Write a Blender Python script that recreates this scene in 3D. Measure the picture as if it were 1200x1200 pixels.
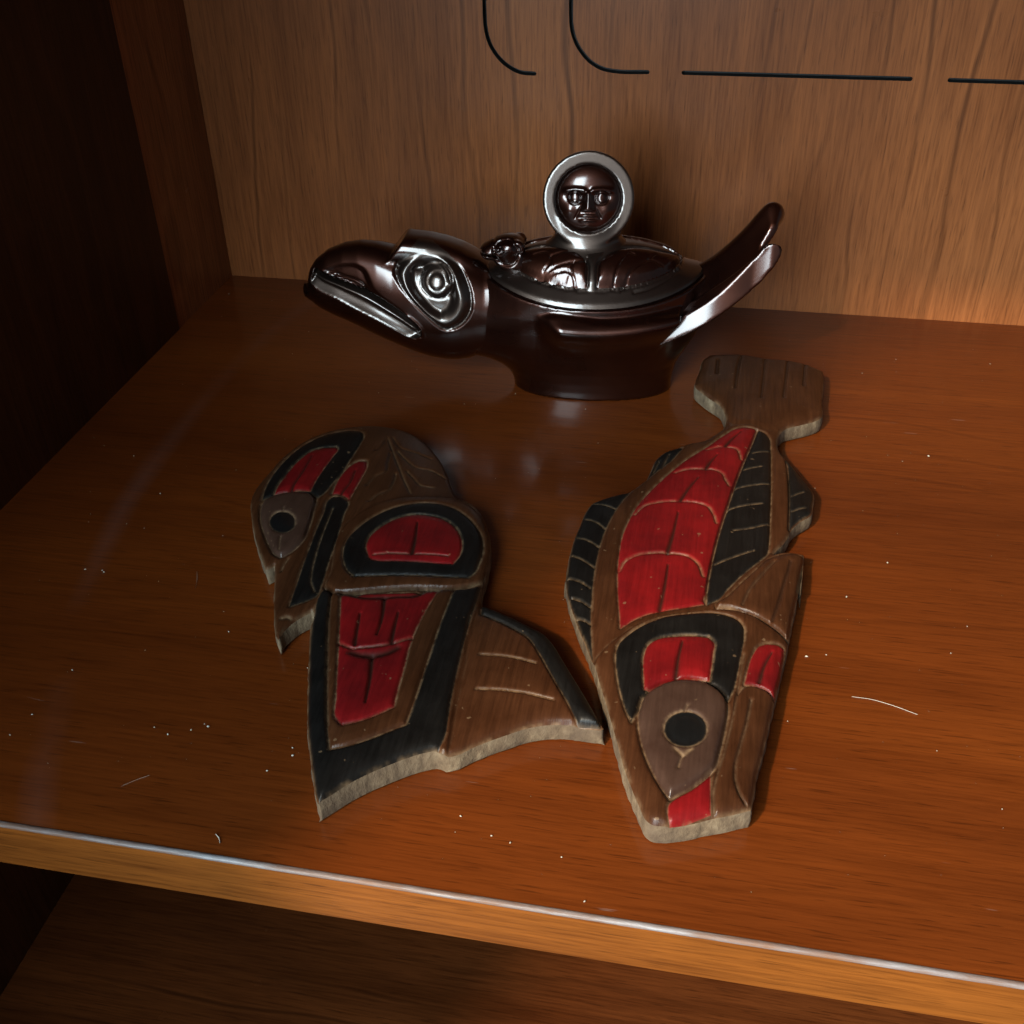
import bpy, math, random
import numpy as np
from mathutils import Vector, Matrix
from mathutils.geometry import delaunay_2d_cdt

random.seed(4); RNG = np.random.default_rng(7)
S = bpy.context.scene
COL = S.collection
for o in list(bpy.data.objects): bpy.data.objects.remove(o)

# ------------------------------------------------------------------ camera
CAM = np.array([0.289527, -0.579410, 0.263906])
EUL = (0.952077, 0.017810, 0.190943)
FPX = 1273.9                       # focal length in pixels of a 1200 px wide picture
cd = bpy.data.cameras.new('Camera'); cam = bpy.data.objects.new('Camera', cd); COL.objects.link(cam)
cam.location = CAM; cam.rotation_euler = EUL
cd.sensor_width = 36; cd.lens = 36 * FPX / 1200; cd.clip_start = 0.01; cd.clip_end = 50
S.camera = cam
S.render.resolution_x = S.render.resolution_y = 1024

# ------------------------------------------------------------------ light
w = bpy.data.worlds.new('World'); S.world = w; w.use_nodes = True
bg = w.node_tree.nodes['Background']
bg.inputs['Color'].default_value = (0.80, 0.88, 1.0, 1); bg.inputs['Strength'].default_value = 0.08

def area(name, loc, target, size, sizey, power, col, shape='RECTANGLE'):
    l = bpy.data.lights.new(name, 'AREA'); l.shape = shape; l.size = size
    if shape in ('RECTANGLE', 'ELLIPSE'): l.size_y = sizey
    l.energy = power; l.color = col
    o = bpy.data.objects.new(name, l); COL.objects.link(o); o.location = loc
    o.rotation_euler = (Vector(target) - Vector(loc)).to_track_quat('-Z', 'Y').to_euler()
    return o
KD = np.array([0.40, 0.80, -0.74]); KD /= np.linalg.norm(KD)
KP = np.array([0.26, -0.28, 0.0]) - 2.4 * KD
area('room_lamp', KP, (0.26, -0.28, 0.0), 0.12, 0.12, 80, (1.0, 0.75, 0.47), 'DISK')
area('window_light', (-0.62, -2.0, 0.95), (-0.06, 0.0, 0.45), 1.7, 1.6, 168, (0.76, 0.93, 1.0))

S.view_settings.view_transform = 'Standard'; S.view_settings.look = 'None'
S.view_settings.exposure = 0.0; S.view_settings.gamma = 1.0
S.view_settings.use_curve_mapping = False
S.render.engine = 'CYCLES'

# ------------------------------------------------------------------ helpers: picture <-> place
_M = np.array(Matrix.Identity(3))
from mathutils import Euler
_M = np.array(Euler(EUL, 'XYZ').to_matrix())
def rays(px):
    px = np.atleast_2d(np.asarray(px, float))
    d = np.stack([(px[:, 0] - 600) / FPX, -(px[:, 1] - 600) / FPX, -np.ones(len(px))], 1)
    return d @ _M.T
def on_z(px, z):
    d = rays(px); t = (z - CAM[2]) / d[:, 2]
    return CAM + d * t[:, None]
def on_plane(px, p0, n):
    d = rays(px); t = ((np.asarray(p0) - CAM) @ n) / (d @ n)
    return CAM + d * t[:, None]
def on_surface(px, fn, z0, z1, frame=None):
    """walk each ray onto a height field z = fn(xy) (metres; in `frame` coordinates if given)"""
    d = rays(px); a = (z1 - CAM[2]) / d[:, 2]; b = (z0 - CAM[2]) / d[:, 2]
    for _ in range(26):
        m = (a + b) / 2; P = CAM + d * m[:, None]
        Q = frame(P) if frame else P
        up = Q[:, 2] > fn(Q[:, :2])
        a = np.where(up, m, a); b = np.where(up, b, m)
    P = CAM + d * ((a + b) / 2)[:, None]
    return frame(P) if frame else P
def pts(s): return np.array([[float(v) for v in q.split(',')] for q in s.split()])
def crop(s, x0, y0, k): return pts(s) / k + np.array([x0, y0])

# ------------------------------------------------------------------ helpers: curves and distances
def smooth_curve(P, closed, step, corner=48):
    """Catmull-Rom through P, keeping corners sharper than `corner` degrees; resampled every `step`"""
    P = np.asarray(P, float); n = len(P); out = []
    def tan(i):
        if not closed and (i == 0 or i == n - 1):
            return None
        a = P[i] - P[(i - 1) % n]; b = P[(i + 1) % n] - P[i]
        la, lb = np.linalg.norm(a) + 1e-12, np.linalg.norm(b) + 1e-12
        ang = math.degrees(math.acos(max(-1, min(1, float(a @ b) / la / lb))))
        if ang > corner: return None
        t = (a / la * lb + b / lb * la) / (la + lb)
        return t
    T = [tan(i) for i in range(n)]
    for i in range(n if closed else n - 1):
        p, q = P[i], P[(i + 1) % n]; L = np.linalg.norm(q - p)
        if L < 1e-9: continue
        u = (q - p) / L
        t0 = T[i] if T[i] is not None else u
        t1 = T[(i + 1) % n] if T[(i + 1) % n] is not None else u
        k = max(1, int(round(L / step)))
        for j in range(k):
            s = j / k; s2, s3 = s * s, s * s * s
            out.append((2*s3-3*s2+1)*p + (s3-2*s2+s)*L*t0 + (-2*s3+3*s2)*q + (s3-s2)*L*t1)
    if not closed: out.append(P[-1])
    return np.array(out)
def seg_dist(X, poly, closed, reach=1e9):
    """distance of points X (N,2) to a polyline (far points get `reach`)"""
    A = poly if closed else poly[:-1]; B = np.roll(poly, -1, 0) if closed else poly[1:]
    D = np.full(len(X), float(reach))
    lo = poly.min(0) - reach; hi = poly.max(0) + reach
    idx = np.nonzero(((X >= lo) & (X <= hi)).all(1))[0]
    if not len(idx): return D
    AB = B - A; LL = (AB ** 2).sum(1) + 1e-12
    for c in range(0, len(idx), 4000):
        ii = idx[c:c + 4000]; Q = X[ii][:, None, :] - A[None]
        t = np.clip((Q * AB).sum(2) / LL, 0, 1)
        d = Q - t[..., None] * AB
        D[ii] = np.minimum(np.sqrt((d ** 2).sum(2).min(1)), reach)
    return D
def inside(X, poly):
    R = np.zeros(len(X), bool)
    lo, hi = poly.min(0), poly.max(0)
    idx = np.nonzero(((X >= lo) & (X <= hi)).all(1))[0]
    A = poly; B = np.roll(poly, -1, 0)
    for c in range(0, len(idx), 4000):
        ii = idx[c:c + 4000]; x = X[ii, 0][:, None]; y = X[ii, 1][:, None]
        cond = (A[:, 1] > y) != (B[:, 1] > y)
        with np.errstate(divide='ignore', invalid='ignore'):
            xi = (B[:, 0] - A[:, 0]) * (y - A[:, 1]) / (B[:, 1] - A[:, 1]) + A[:, 0]
        R[ii] = (np.sum(cond & (x < xi), 1) % 2) == 1
    return R
def sdist(X, poly, reach):
    d = seg_dist(X, poly, True, reach)
    return np.where(inside(X, poly), d, -d)          # positive inside
def sstep(x, a, b):
    t = np.clip((x - a) / (b - a), 0, 1); return t * t * (3 - 2 * t)
def vnoise(X, f, seed=0):
    """cheap smooth value noise, 0..1"""
    Y = X * f + seed * 17.3; I = np.floor(Y); F = Y - I; F = F * F * (3 - 2 * F)
    def h(i): 
        s = np.sin(i[:, 0] * 127.1 + i[:, 1] * 311.7 + seed * 74.7) * 43758.5453
        return s - np.floor(s)
    a = h(I); b = h(I + [1, 0]); c = h(I + [0, 1]); d = h(I + [1, 1])
    return (a*(1-F[:,0])+b*F[:,0])*(1-F[:,1]) + (c*(1-F[:,0])+d*F[:,0])*F[:,1]

# ------------------------------------------------------------------ helpers: objects
def link(name, mesh, mat, parent=None):
    o = bpy.data.objects.new(name, mesh); COL.objects.link(o)
    if mat is not None:
        for m in (mat if isinstance(mat, (list, tuple)) else [mat]): mesh.materials.append(m)
    if parent is not None: o.parent = parent
    return o
def mesh_np(name, V, F, N=None, attrs=None, smooth=True, mats=None):
    m = bpy.data.meshes.new(name); F = np.asarray(F, np.int32); V = np.asarray(V, np.float32)
    k = F.shape[1]
    m.vertices.add(len(V)); m.vertices.foreach_set('co', V.ravel())
    m.loops.add(F.size); m.loops.foreach_set('vertex_index', F.ravel())
    m.polygons.add(len(F)); m.polygons.foreach_set('loop_start', np.arange(0, F.size, k, dtype=np.int32))
    m.polygons.foreach_set('use_smooth', np.full(len(F), smooth))
    if mats is not None: m.polygons.foreach_set('material_index', np.asarray(mats, np.int32))
    m.update(calc_edges=True); m.validate()
    for kx, val in (attrs or {}).items():
        a = m.attributes.new(kx, 'FLOAT', 'POINT'); a.data.foreach_set('value', np.asarray(val, np.float32))
    if N is not None and len(m.vertices) == len(N):
        m.normals_split_custom_set_from_vertices([tuple(map(float, n)) for n in N])
    return m
def empty(name, loc, rz=0.0):
    o = bpy.data.objects.new(name, None); COL.objects.link(o); o.location = loc; o.rotation_euler = (0, 0, rz)
    o.empty_display_size = 0.02
    return o
def tag(o, label, cat): o['label'] = label; o['category'] = cat
def structure(o): o['kind'] = 'structure'; return o
def vnormals(V, F):
    a, b, c = V[F[:, 0]], V[F[:, 1]], V[F[:, 2]]
    n = np.cross(b - a, c - a); N = np.zeros_like(V)
    for i in range(3): np.add.at(N, F[:, i], n)
    return N / (np.linalg.norm(N, axis=1, keepdims=True) + 1e-20)

# ------------------------------------------------------------------ materials
def newmat(name):
    m = bpy.data.materials.new(name); m.use_nodes = True
    nt = m.node_tree; return m, nt, nt.nodes['Principled BSDF']
def nd(nt, t, **kw):
    n = nt.nodes.new(t)
    for k, v in kw.items(): setattr(n, k, v)
    return n
def ramp(nt, stops, src=None):
    r = nd(nt, 'ShaderNodeValToRGB'); e = r.color_ramp.elements
    while len(e) < len(stops): e.new(0.5)
    for i, (p, c) in enumerate(stops):
        e[i].position = p; e[i].color = (*c, 1) if len(c) == 3 else c
    if src is not None: nt.links.new(src, r.inputs[0])
    return r.outputs[0]
def mix(nt, fac, a, b, mode='MIX'):
    n = nd(nt, 'ShaderNodeMix', data_type='RGBA', blend_type=mode)
    for sock, v in ((n.inputs['Factor'], fac), (n.inputs[6], a), (n.inputs[7], b)):
        if hasattr(v, 'is_linked') or hasattr(v, 'links'): nt.links.new(v, sock)
        elif isinstance(v, (int, float)): sock.default_value = v
        else: sock.default_value = (*v, 1)
    return n.outputs[2]
def math_(nt, op, a, b=None, c=None, clamp=False):
    n = nd(nt, 'ShaderNodeMath', operation=op, use_clamp=clamp)
    for i, v in enumerate((a, b, c)):
        if v is None: continue
        if isinstance(v, (int, float)): n.inputs[i].default_value = v
        else: nt.links.new(v, n.inputs[i])
    return n.outputs[0]
def noise(nt, vec, scale, detail=4, rough=0.55, dist=0.0):
    n = nd(nt, 'ShaderNodeTexNoise'); n.inputs['Scale'].default_value = scale
    n.inputs['Detail'].default_value = detail; n.inputs['Roughness'].default_value = rough
    n.inputs['Distortion'].default_value = dist; nt.links.new(vec, n.inputs['Vector']); return n.outputs[0]
def mapping(nt, scale=(1,1,1), rot=(0,0,0), loc=(0,0,0)):
    t = nd(nt, 'ShaderNodeTexCoord'); m = nd(nt, 'ShaderNodeMapping')
    m.inputs['Scale'].default_value = scale; m.inputs['Rotation'].default_value = rot; m.inputs['Location'].default_value = loc
    nt.links.new(t.outputs['Object'], m.inputs['Vector']); return m.outputs[0]
def bump(nt, bsdf, h, strength, dist=0.001):
    b = nd(nt, 'ShaderNodeBump'); b.inputs['Strength'].default_value = strength; b.inputs['Distance'].default_value = dist
    nt.links.new(h, b.inputs['Height']); nt.links.new(b.outputs[0], bsdf.inputs['Normal'])
    if 'Coat Normal' in bsdf.inputs: pass

def wood(name, axis, dark, mid, light, rough=0.38, coat=0.35, coat_rough=0.22, veins=0.5, seed=0.0, smear=False, fig=1.0, spec=0.15):
    """lacquered veneer; grain runs along `axis` (0 x, 1 y, 2 z)"""
    m, nt, b = newmat(name)
    def sc(along, across):
        v = [across] * 3; v[axis] = along; return tuple(v)
    big = noise(nt, mapping(nt, sc(1.5, 8), loc=(seed,)*3), 1.0, 4, 0.55, 0.5)
    mid_ = noise(nt, mapping(nt, sc(4, 70), loc=(seed+1,)*3), 1.0, 4, 0.6, 0.4)
    fib = noise(nt, mapping(nt, sc(32, 850), loc=(seed+3,)*3), 1.0, 4, 0.65, 0.3)
    pore = noise(nt, mapping(nt, sc(70, 1300), loc=(seed+7,)*3), 1.0, 2, 0.5)
    col = ramp(nt, [(0.30, dark), (0.52, mid), (0.74, light)], big)
    col = mix(nt, 0.75 * fig, col, ramp(nt, [(0.30, (0.66, 0.60, 0.54)), (0.5, (1, 1, 1)), (0.72, (1.30, 1.30, 1.24))], mid_), 'MULTIPLY')
    col = mix(nt, 0.35 + 0.65 * fig, col, ramp(nt, [(0.30, (0.60, 0.54, 0.48)), (0.52, (1, 1, 1)), (0.74, (1.25, 1.24, 1.18))], fib), 'MULTIPLY')
    # cathedral veins: contour lines of a stretched, wandering field
    wv = nd(nt, 'ShaderNodeTexWave', wave_type='BANDS', bands_direction=['X', 'Y', 'Z'][1 if axis == 0 else 0], wave_profile='SIN')
    vm = mapping(nt, sc(0.10, 1.0), loc=(seed,)*3)
    n1 = noise(nt, mapping(nt, sc(3.0, 8), loc=(seed+11,)*3), 1.0, 2, 0.45, 0.0)
    n3 = noise(nt, mapping(nt, sc(14, 20), loc=(seed+13,)*3), 1.0, 2, 0.5)
    ph = math_(nt, 'MULTIPLY_ADD', n1, 30.0, math_(nt, 'MULTIPLY', n3, 1.6))
    nt.links.new(vm, wv.inputs['Vector']); wv.inputs['Scale'].default_value = 15.0
    wv.inputs['Distortion'].default_value = 0.0; nt.links.new(ph, wv.inputs['Phase Offset'])
    vein = ramp(nt, [(0.0, (1, 1, 1)), (0.006, (0.9, 0.9, 0.9)), (0.022, (0.25, 0.25, 0.25)), (0.07, (0, 0, 0))], wv.outputs['Fac'])
    vmask = ramp(nt, [(0.45, (0, 0, 0)), (0.66, (1, 1, 1))], noise(nt, mapping(nt, sc(4, 24), loc=(seed+19,)*3), 1.0, 2))
    halo = ramp(nt, [(0.02, (0, 0, 0)), (0.07, (1, 1, 1)), (0.22, (0, 0, 0))], wv.outputs['Fac'])
    hf_ = math_(nt, 'MULTIPLY', math_(nt, 'MULTIPLY', halo, vmask), 0.45 * veins)
    col = mix(nt, hf_, col, tuple(1.35 * c for c in light))
    vf = math_(nt, 'MULTIPLY', math_(nt, 'MULTIPLY', vein, vmask), veins)
    col = mix(nt, vf, col, tuple(0.42 * c for c in dark))
    pf = ramp(nt, [(0.30, (1, 1, 1)), (0.40, (0, 0, 0))], pore)
    col = mix(nt, math_(nt, 'MULTIPLY', pf, 0.55), col, tuple(0.45 * c for c in dark))
    r = math_(nt, 'MULTIPLY_ADD', noise(nt, mapping(nt, (14, 14, 14), loc=(seed,)*3), 1.0, 4), 0.16, rough - 0.08)
    cr = math_(nt, 'MULTIPLY_ADD', noise(nt, mapping(nt, (22, 22, 22), loc=(seed+5,)*3), 1.0, 5, 0.6), 0.14, coat_rough - 0.07)
    if smear:
        # a dried wipe mark: an arc of haze in the lacquer, and fine scuffs
        tc = nd(nt, 'ShaderNodeTexCoord'); sx = nd(nt, 'ShaderNodeSeparateXYZ'); nt.links.new(tc.outputs['Object'], sx.inputs[0])
        dx = math_(nt, 'SUBTRACT', sx.outputs[0], 0.582); dy = math_(nt, 'SUBTRACT', sx.outputs[1], -0.156)
        rr = math_(nt, 'SQRT', math_(nt, 'ADD', math_(nt, 'MULTIPLY', dx, dx), math_(nt, 'MULTIPLY', dy, dy)))
        wob = math_(nt, 'MULTIPLY_ADD', noise(nt, mapping(nt, (9, 9, 9)), 1.0, 2), 0.010, 0.532)
        off = math_(nt, 'ABSOLUTE', math_(nt, 'SUBTRACT', rr, wob))
        arc = ramp(nt, [(0.0, (1, 1, 1)), (0.55, (0.5, 0.5, 0.5)), (1.0, (0, 0, 0))], math_(nt, 'MULTIPLY', off, 150.0))
        brk = ramp(nt, [(0.40, (0, 0, 0)), (0.66, (1, 1, 1))], noise(nt, mapping(nt, (16, 7, 10), loc=(2, 1, 0)), 1.0, 4))
        sm = math_(nt, 'MULTIPLY', math_(nt, 'MULTIPLY', arc, brk), 0.045)
        col = mix(nt, sm, col, (0.42, 0.40, 0.42))
        scr = noise(nt, mapping(nt, (30, 420, 30), rot=(0, 0, 0.5)), 1.0, 2)
        sf = ramp(nt, [(0.735, (0, 0, 0)), (0.76, (1, 1, 1))], scr)
        col = mix(nt, math_(nt, 'MULTIPLY', sf, 0.18), col, (0.45, 0.40, 0.36))
        cr = math_(nt, 'MULTIPLY_ADD', sm, 0.8, cr)
    nt.links.new(col, b.inputs['Base Color']); nt.links.new(r, b.inputs['Roughness'])
    b.inputs['Coat Weight'].default_value = coat; nt.links.new(cr, b.inputs['Coat Roughness'])
    b.inputs['Specular IOR Level'].default_value = spec
    h = math_(nt, 'ADD', math_(nt, 'MULTIPLY', fib, 0.6), math_(nt, 'MULTIPLY', pf, -0.5))
    bump(nt, b, h, 0.12, 0.0006)
    return m

def carved(name, base, base2, mott=0.6, rough=0.42, spec=0.5, fibre=0.25, pale=(0.26, 0.165, 0.090)):
    """stained or painted carved wood; `wear` shows bare wood, `dark` shows ground-in stain"""
    m, nt, b = newmat(name)
    n1 = noise(nt, mapping(nt, (60, 60, 60)), 1.0, 4, 0.6)
    col = mix(nt, math_(nt, 'MULTIPLY', ramp(nt, [(0.35, (0, 0, 0)), (0.68, (1, 1, 1))], n1), mott), base, base2)
    g = noise(nt, mapping(nt, (900, 55, 55), rot=(0, 0, 0.25)), 1.0, 3, 0.6)
    col = mix(nt, fibre, col, ramp(nt, [(0.3, (0.45, 0.42, 0.40)), (0.6, (1, 1, 1)), (0.8, (1.35, 1.3, 1.25))], g), 'MULTIPLY')
    aw = nd(nt, 'ShaderNodeAttribute', attribute_name='wear'); ad = nd(nt, 'ShaderNodeAttribute', attribute_name='dark')
    sp = noise(nt, mapping(nt, (420, 420, 420)), 1.0, 3, 0.6)
    wf = math_(nt, 'MULTIPLY', aw.outputs['Fac'], ramp(nt, [(0.30, (0.35, 0.35, 0.35)), (0.6, (1, 1, 1))], sp), clamp=True)
    col = mix(nt, wf, col, pale)
    col = mix(nt, ad.outputs['Fac'], col, (0.020, 0.012, 0.008))
    chip = ramp(nt, [(0.745, (0, 0, 0)), (0.775, (1, 1, 1))], noise(nt, mapping(nt, (330, 330, 330), loc=(5, 5, 5)), 1.0, 1))
    col = mix(nt, math_(nt, 'MULTIPLY', chip, 0.35), col, pale)
    nt.links.new(col, b.inputs['Base Color'])
    r = math_(nt, 'MULTIPLY_ADD', n1, 0.22, rough - 0.11); r = math_(nt, 'MULTIPLY_ADD', wf, 0.25, r)
    nt.links.new(r, b.inputs['Roughness']); b.inputs['Specular IOR Level'].default_value = spec
    h = math_(nt, 'ADD', math_(nt, 'MULTIPLY', g, 0.5), math_(nt, 'MULTIPLY', sp, 0.4))
    bump(nt, b, h, 0.22, 0.0007)
    return m

def raw_edge_mat():
    m, nt, b = newmat('bare_sawn_wood')
    n = noise(nt, mapping(nt, (240, 240, 150), rot=(0.3, 0.2, 0)), 1.0, 5, 0.7)
    n2 = noise(nt, mapping(nt, (45, 45, 45), loc=(3, 3, 3)), 1.0, 3)
    col = ramp(nt, [(0.28, (0.065, 0.040, 0.022)), (0.5, (0.155, 0.105, 0.060)), (0.74, (0.27, 0.200, 0.122))], n)
    col = mix(nt, ramp(nt, [(0.42, (0, 0, 0)), (0.7, (0.75, 0.75, 0.75))], n2), col, (0.075, 0.048, 0.030))
    nt.links.new(col, b.inputs['Base Color']); b.inputs['Roughness'].default_value = 0.8
    bump(nt, b, n, 0.6, 0.0012); return m

def polished(name, base, base2, rough=0.2):
    """dark mahogany-coloured polished casting"""
    m, nt, b = newmat(name)
    n = noise(nt, mapping(nt, (28, 28, 28)), 1.0, 3); f = noise(nt, mapping(nt, (600, 600, 600)), 1.0, 3)
    col = mix(nt, ramp(nt, [(0.35, (0, 0, 0)), (0.65, (1, 1, 1))], n), base, base2)
    nt.links.new(col, b.inputs['Base Color'])
    r = math_(nt, 'MULTIPLY_ADD', n, 0.12, rough - 0.06); r = math_(nt, 'MULTIPLY_ADD', f, 0.06, r)
    nt.links.new(r, b.inputs['Roughness'])
    b.inputs['Metallic'].default_value = 0.94
    b.inputs['Coat Weight'].default_value = 1.0; b.inputs['Coat IOR'].default_value = 1.65; b.inputs['Coat Roughness'].default_value = 0.15
    bump(nt, b, f, 0.05, 0.0004); return m

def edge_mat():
    m, nt, b = newmat('painted_edge_highlight')  # broken blue-grey tones paint the window's highlight into the colour
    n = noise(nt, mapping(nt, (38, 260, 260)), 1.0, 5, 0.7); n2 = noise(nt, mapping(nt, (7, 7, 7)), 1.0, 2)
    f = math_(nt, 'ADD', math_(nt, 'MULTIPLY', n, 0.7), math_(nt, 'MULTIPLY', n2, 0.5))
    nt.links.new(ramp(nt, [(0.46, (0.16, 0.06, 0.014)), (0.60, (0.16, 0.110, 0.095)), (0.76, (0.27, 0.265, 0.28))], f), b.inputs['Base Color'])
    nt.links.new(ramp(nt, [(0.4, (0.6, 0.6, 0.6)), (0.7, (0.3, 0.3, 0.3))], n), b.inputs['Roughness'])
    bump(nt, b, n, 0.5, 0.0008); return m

def plain(name, col, rough=0.8):
    m, nt, b = newmat(name); b.inputs['Base Color'].default_value = (*col, 1); b.inputs['Roughness'].default_value = rough
    n = noise(nt, mapping(nt, (200, 200, 200)), 1.0, 3)
    nt.links.new(mix(nt, 0.3, col, ramp(nt, [(0.3, tuple(0.5*c for c in col)), (0.7, col)], n)), b.inputs['Base Color'])
    return m

M_SHELF = wood('cherry_shelf_veneer', 0, (0.086, 0.0180, 0.0034), (0.132, 0.0285, 0.0044), (0.185, 0.0435, 0.0062), 0.38, 0.55, 0.14, 0.22, 0.0, True, 0.45)
M_LIP   = wood('cherry_front_lip', 0, (0.135, 0.038, 0.006), (0.190, 0.058, 0.009), (0.245, 0.085, 0.014), 0.40, 0.4, 0.22, 0.25, 4.0)
M_BACK  = wood('cherry_back_veneer', 2, (0.175, 0.0535, 0.0155), (0.245, 0.0780, 0.0230), (0.315, 0.108, 0.034), 0.40, 0.35, 0.30, 0.62, 2.0, False, 0.8)
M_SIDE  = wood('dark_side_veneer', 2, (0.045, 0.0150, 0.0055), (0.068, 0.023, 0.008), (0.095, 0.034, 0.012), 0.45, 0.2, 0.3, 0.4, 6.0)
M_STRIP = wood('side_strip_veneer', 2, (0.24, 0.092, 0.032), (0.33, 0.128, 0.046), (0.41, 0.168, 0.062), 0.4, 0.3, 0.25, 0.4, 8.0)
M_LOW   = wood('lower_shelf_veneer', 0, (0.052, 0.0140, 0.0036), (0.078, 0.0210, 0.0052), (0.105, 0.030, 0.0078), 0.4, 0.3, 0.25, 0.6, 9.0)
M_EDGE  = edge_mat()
M_SLOT  = plain('slot_shade_black', (0.007, 0.008, 0.009), 0.6)  # near-black base paints in the shade of the slot depth
M_BROWN = carved('brown_stained_wood', (0.046, 0.0155, 0.0060), (0.072, 0.0255, 0.0100), 0.8, 0.36, 0.26, 0.6)
M_BLACK = carved('black_painted_wood', (0.0060, 0.0052, 0.0047), (0.0125, 0.0108, 0.0098), 0.7, 0.40, 0.20, 0.6)
M_RED   = carved('red_painted_wood', (0.200, 0.0070, 0.0080), (0.115, 0.0050, 0.0060), 1.0, 0.36, 0.22, 0.38)
M_EYE   = carved('grey_brown_stained_wood', (0.044, 0.021, 0.0140), (0.072, 0.038, 0.026), 0.8, 0.34, 0.5, 0.4)
M_PUPIL = carved('black_pupil_paint', (0.006, 0.006, 0.006), (0.010, 0.010, 0.010), 0.5, 0.3, 0.5, 0.2)
M_RAW   = raw_edge_mat()
M_POT   = polished('dark_polished_mahogany', (0.030, 0.0080, 0.0046), (0.062, 0.0180, 0.0095), 0.36)
M_POT2  = polished('lit_polished_flats', (0.052, 0.034, 0.027), (0.086, 0.058, 0.046), 0.36)  # lighter copy of the dark polish, reflected light put into its base colour
M_DUST  = plain('pale_dust', (0.50, 0.45, 0.37), 0.9)

# ------------------------------------------------------------------ the cabinet
def box(name, x0, x1, y0, y1, z0, z1, mat, parent=None, bev=0.0, seg=3):
    V = [(x, y, z) for x in (x0, x1) for y in (y0, y1) for z in (z0, z1)]
    F = [(0,1,3,2), (4,6,7,5), (0,4,5,1), (2,3,7,6), (0,2,6,4), (1,5,7,3)]
    m = bpy.data.meshes.new(name); m.from_pydata(V, [], F); m.update()
    o = link(name, m, mat, parent)
    if bev:
        b = o.modifiers.new('round', 'BEVEL'); b.width = bev; b.segments = seg; b.limit_method = 'ANGLE'; b.harden_normals = False
        for p in m.polygons: p.use_smooth = True
        o.modifiers.new('wn', 'WEIGHTED_NORMAL').keep_sharp = False
    return o
XR = 0.66
shelf = structure(box('shelf', -0.012, XR, -0.3998, 0.0, -0.0195, 0.0, M_SHELF))
box('front_lip', -0.012, XR, -0.4014, -0.3999, -0.0195, -0.0003, M_LIP, shelf, 0.0005, 2)
box('edge_highlight', -0.012, XR, -0.4016, -0.3996, -0.0014, 0.0003, M_EDGE, shelf, 0.0009, 4)  # thin strip added as a painted highlight along the rounded front edge
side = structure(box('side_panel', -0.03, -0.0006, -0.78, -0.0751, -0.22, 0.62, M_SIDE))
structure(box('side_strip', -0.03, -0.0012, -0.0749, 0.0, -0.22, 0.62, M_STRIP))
structure(box('added_shade_board', -0.0005, XR, -0.40, -0.0005, 0.325, 0.3445, M_BACK))  # unseen board, added to keep the room lamp off the back panel
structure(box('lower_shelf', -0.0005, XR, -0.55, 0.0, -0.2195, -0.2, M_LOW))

# back panel with routed slots cut through its face
def back_panel():
    yax = np.array([0, 1.0, 0])
    def line(px, ext_up=False):
        P = on_plane(px, (0, 0, 0), yax)[:, [0, 2]]
        if ext_up: P = np.vstack([[P[0, 0], 0.36], P])
        return smooth_curve(P, False, 0.002, 60)
    lines = [line(crop('190,0 192,60 197,130 217,205 252,262 300,308 355,337 425,345', 520, 0, 4), True),
             line(crop('597,0 597,60 600,125 617,190 652,250 700,298 752,324 800,333 955,338', 520, 0, 4), True),
             line(np.array([(801, 85.2), (1067, 92.4)])), line(np.array([(1113, 93.9), (1330, 100.5)]))]
    hw = 0.00105; polys = []
    for P in lines:
        T = np.gradient(P, axis=0); T /= np.linalg.norm(T, axis=1, keepdims=True); Nn = np.stack([-T[:, 1], T[:, 0]], 1)
        cap = lambda c, t, n: [c + hw * (math.sin(a) * n * -1 + math.cos(a) * t) for a in np.linspace(math.pi/2, -math.pi/2, 5)[1:-1]]
        polys.append(np.vstack([P + Nn * hw, cap(P[-1], T[-1], -Nn[-1]), (P - Nn * hw)[::-1], cap(P[0], -T[0], Nn[0])]))
    V = [(-0.012, -0.22), (XR, -0.22), (XR, 0.62), (-0.012, 0.62)]; E = [(0, 1), (1, 2), (2, 3), (3, 0)]
    for p in polys:
        b = len(V); V += [tuple(q) for q in p]; E += [(b + i, b + (i + 1) % len(p)) for i in range(len(p))]
    r = delaunay_2d_cdt([Vector(v) for v in V], E, [], 1, 1e-7)
    P2 = np.array([tuple(v) for v in r[0]]); F = np.array([f for f in r[2] if len(f) == 3]); C = P2[F].mean(1)
    ins = np.zeros(len(F), bool)
    for p in polys: ins |= inside(C, p)
    V3 = np.stack([P2[:, 0], np.zeros(len(P2)), P2[:, 1]], 1)
    o = structure(link('back_panel', mesh_np('back_panel', V3, F[~ins][:, [0, 1, 2]], smooth=False), M_BACK))
    for p in polys:
        n = len(p); a = np.stack([p[:, 0], np.full(n, 0.0), p[:, 1]], 1)
        mid = a.copy(); mid[:, 1] = 0.0004; c = a.copy(); c[:, 1] = 0.006
        W = np.vstack([a, c]); Q = [(i, (i + 1) % n, n + (i + 1) % n, n + i) for i in range(n)]
        m = bpy.data.meshes.new('slot'); m.from_pydata([tuple(v) for v in W], [], Q + [tuple(range(n, 2 * n))]); m.update()
        link('slot', m, M_SLOT, o)
    return o
back_panel()

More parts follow.
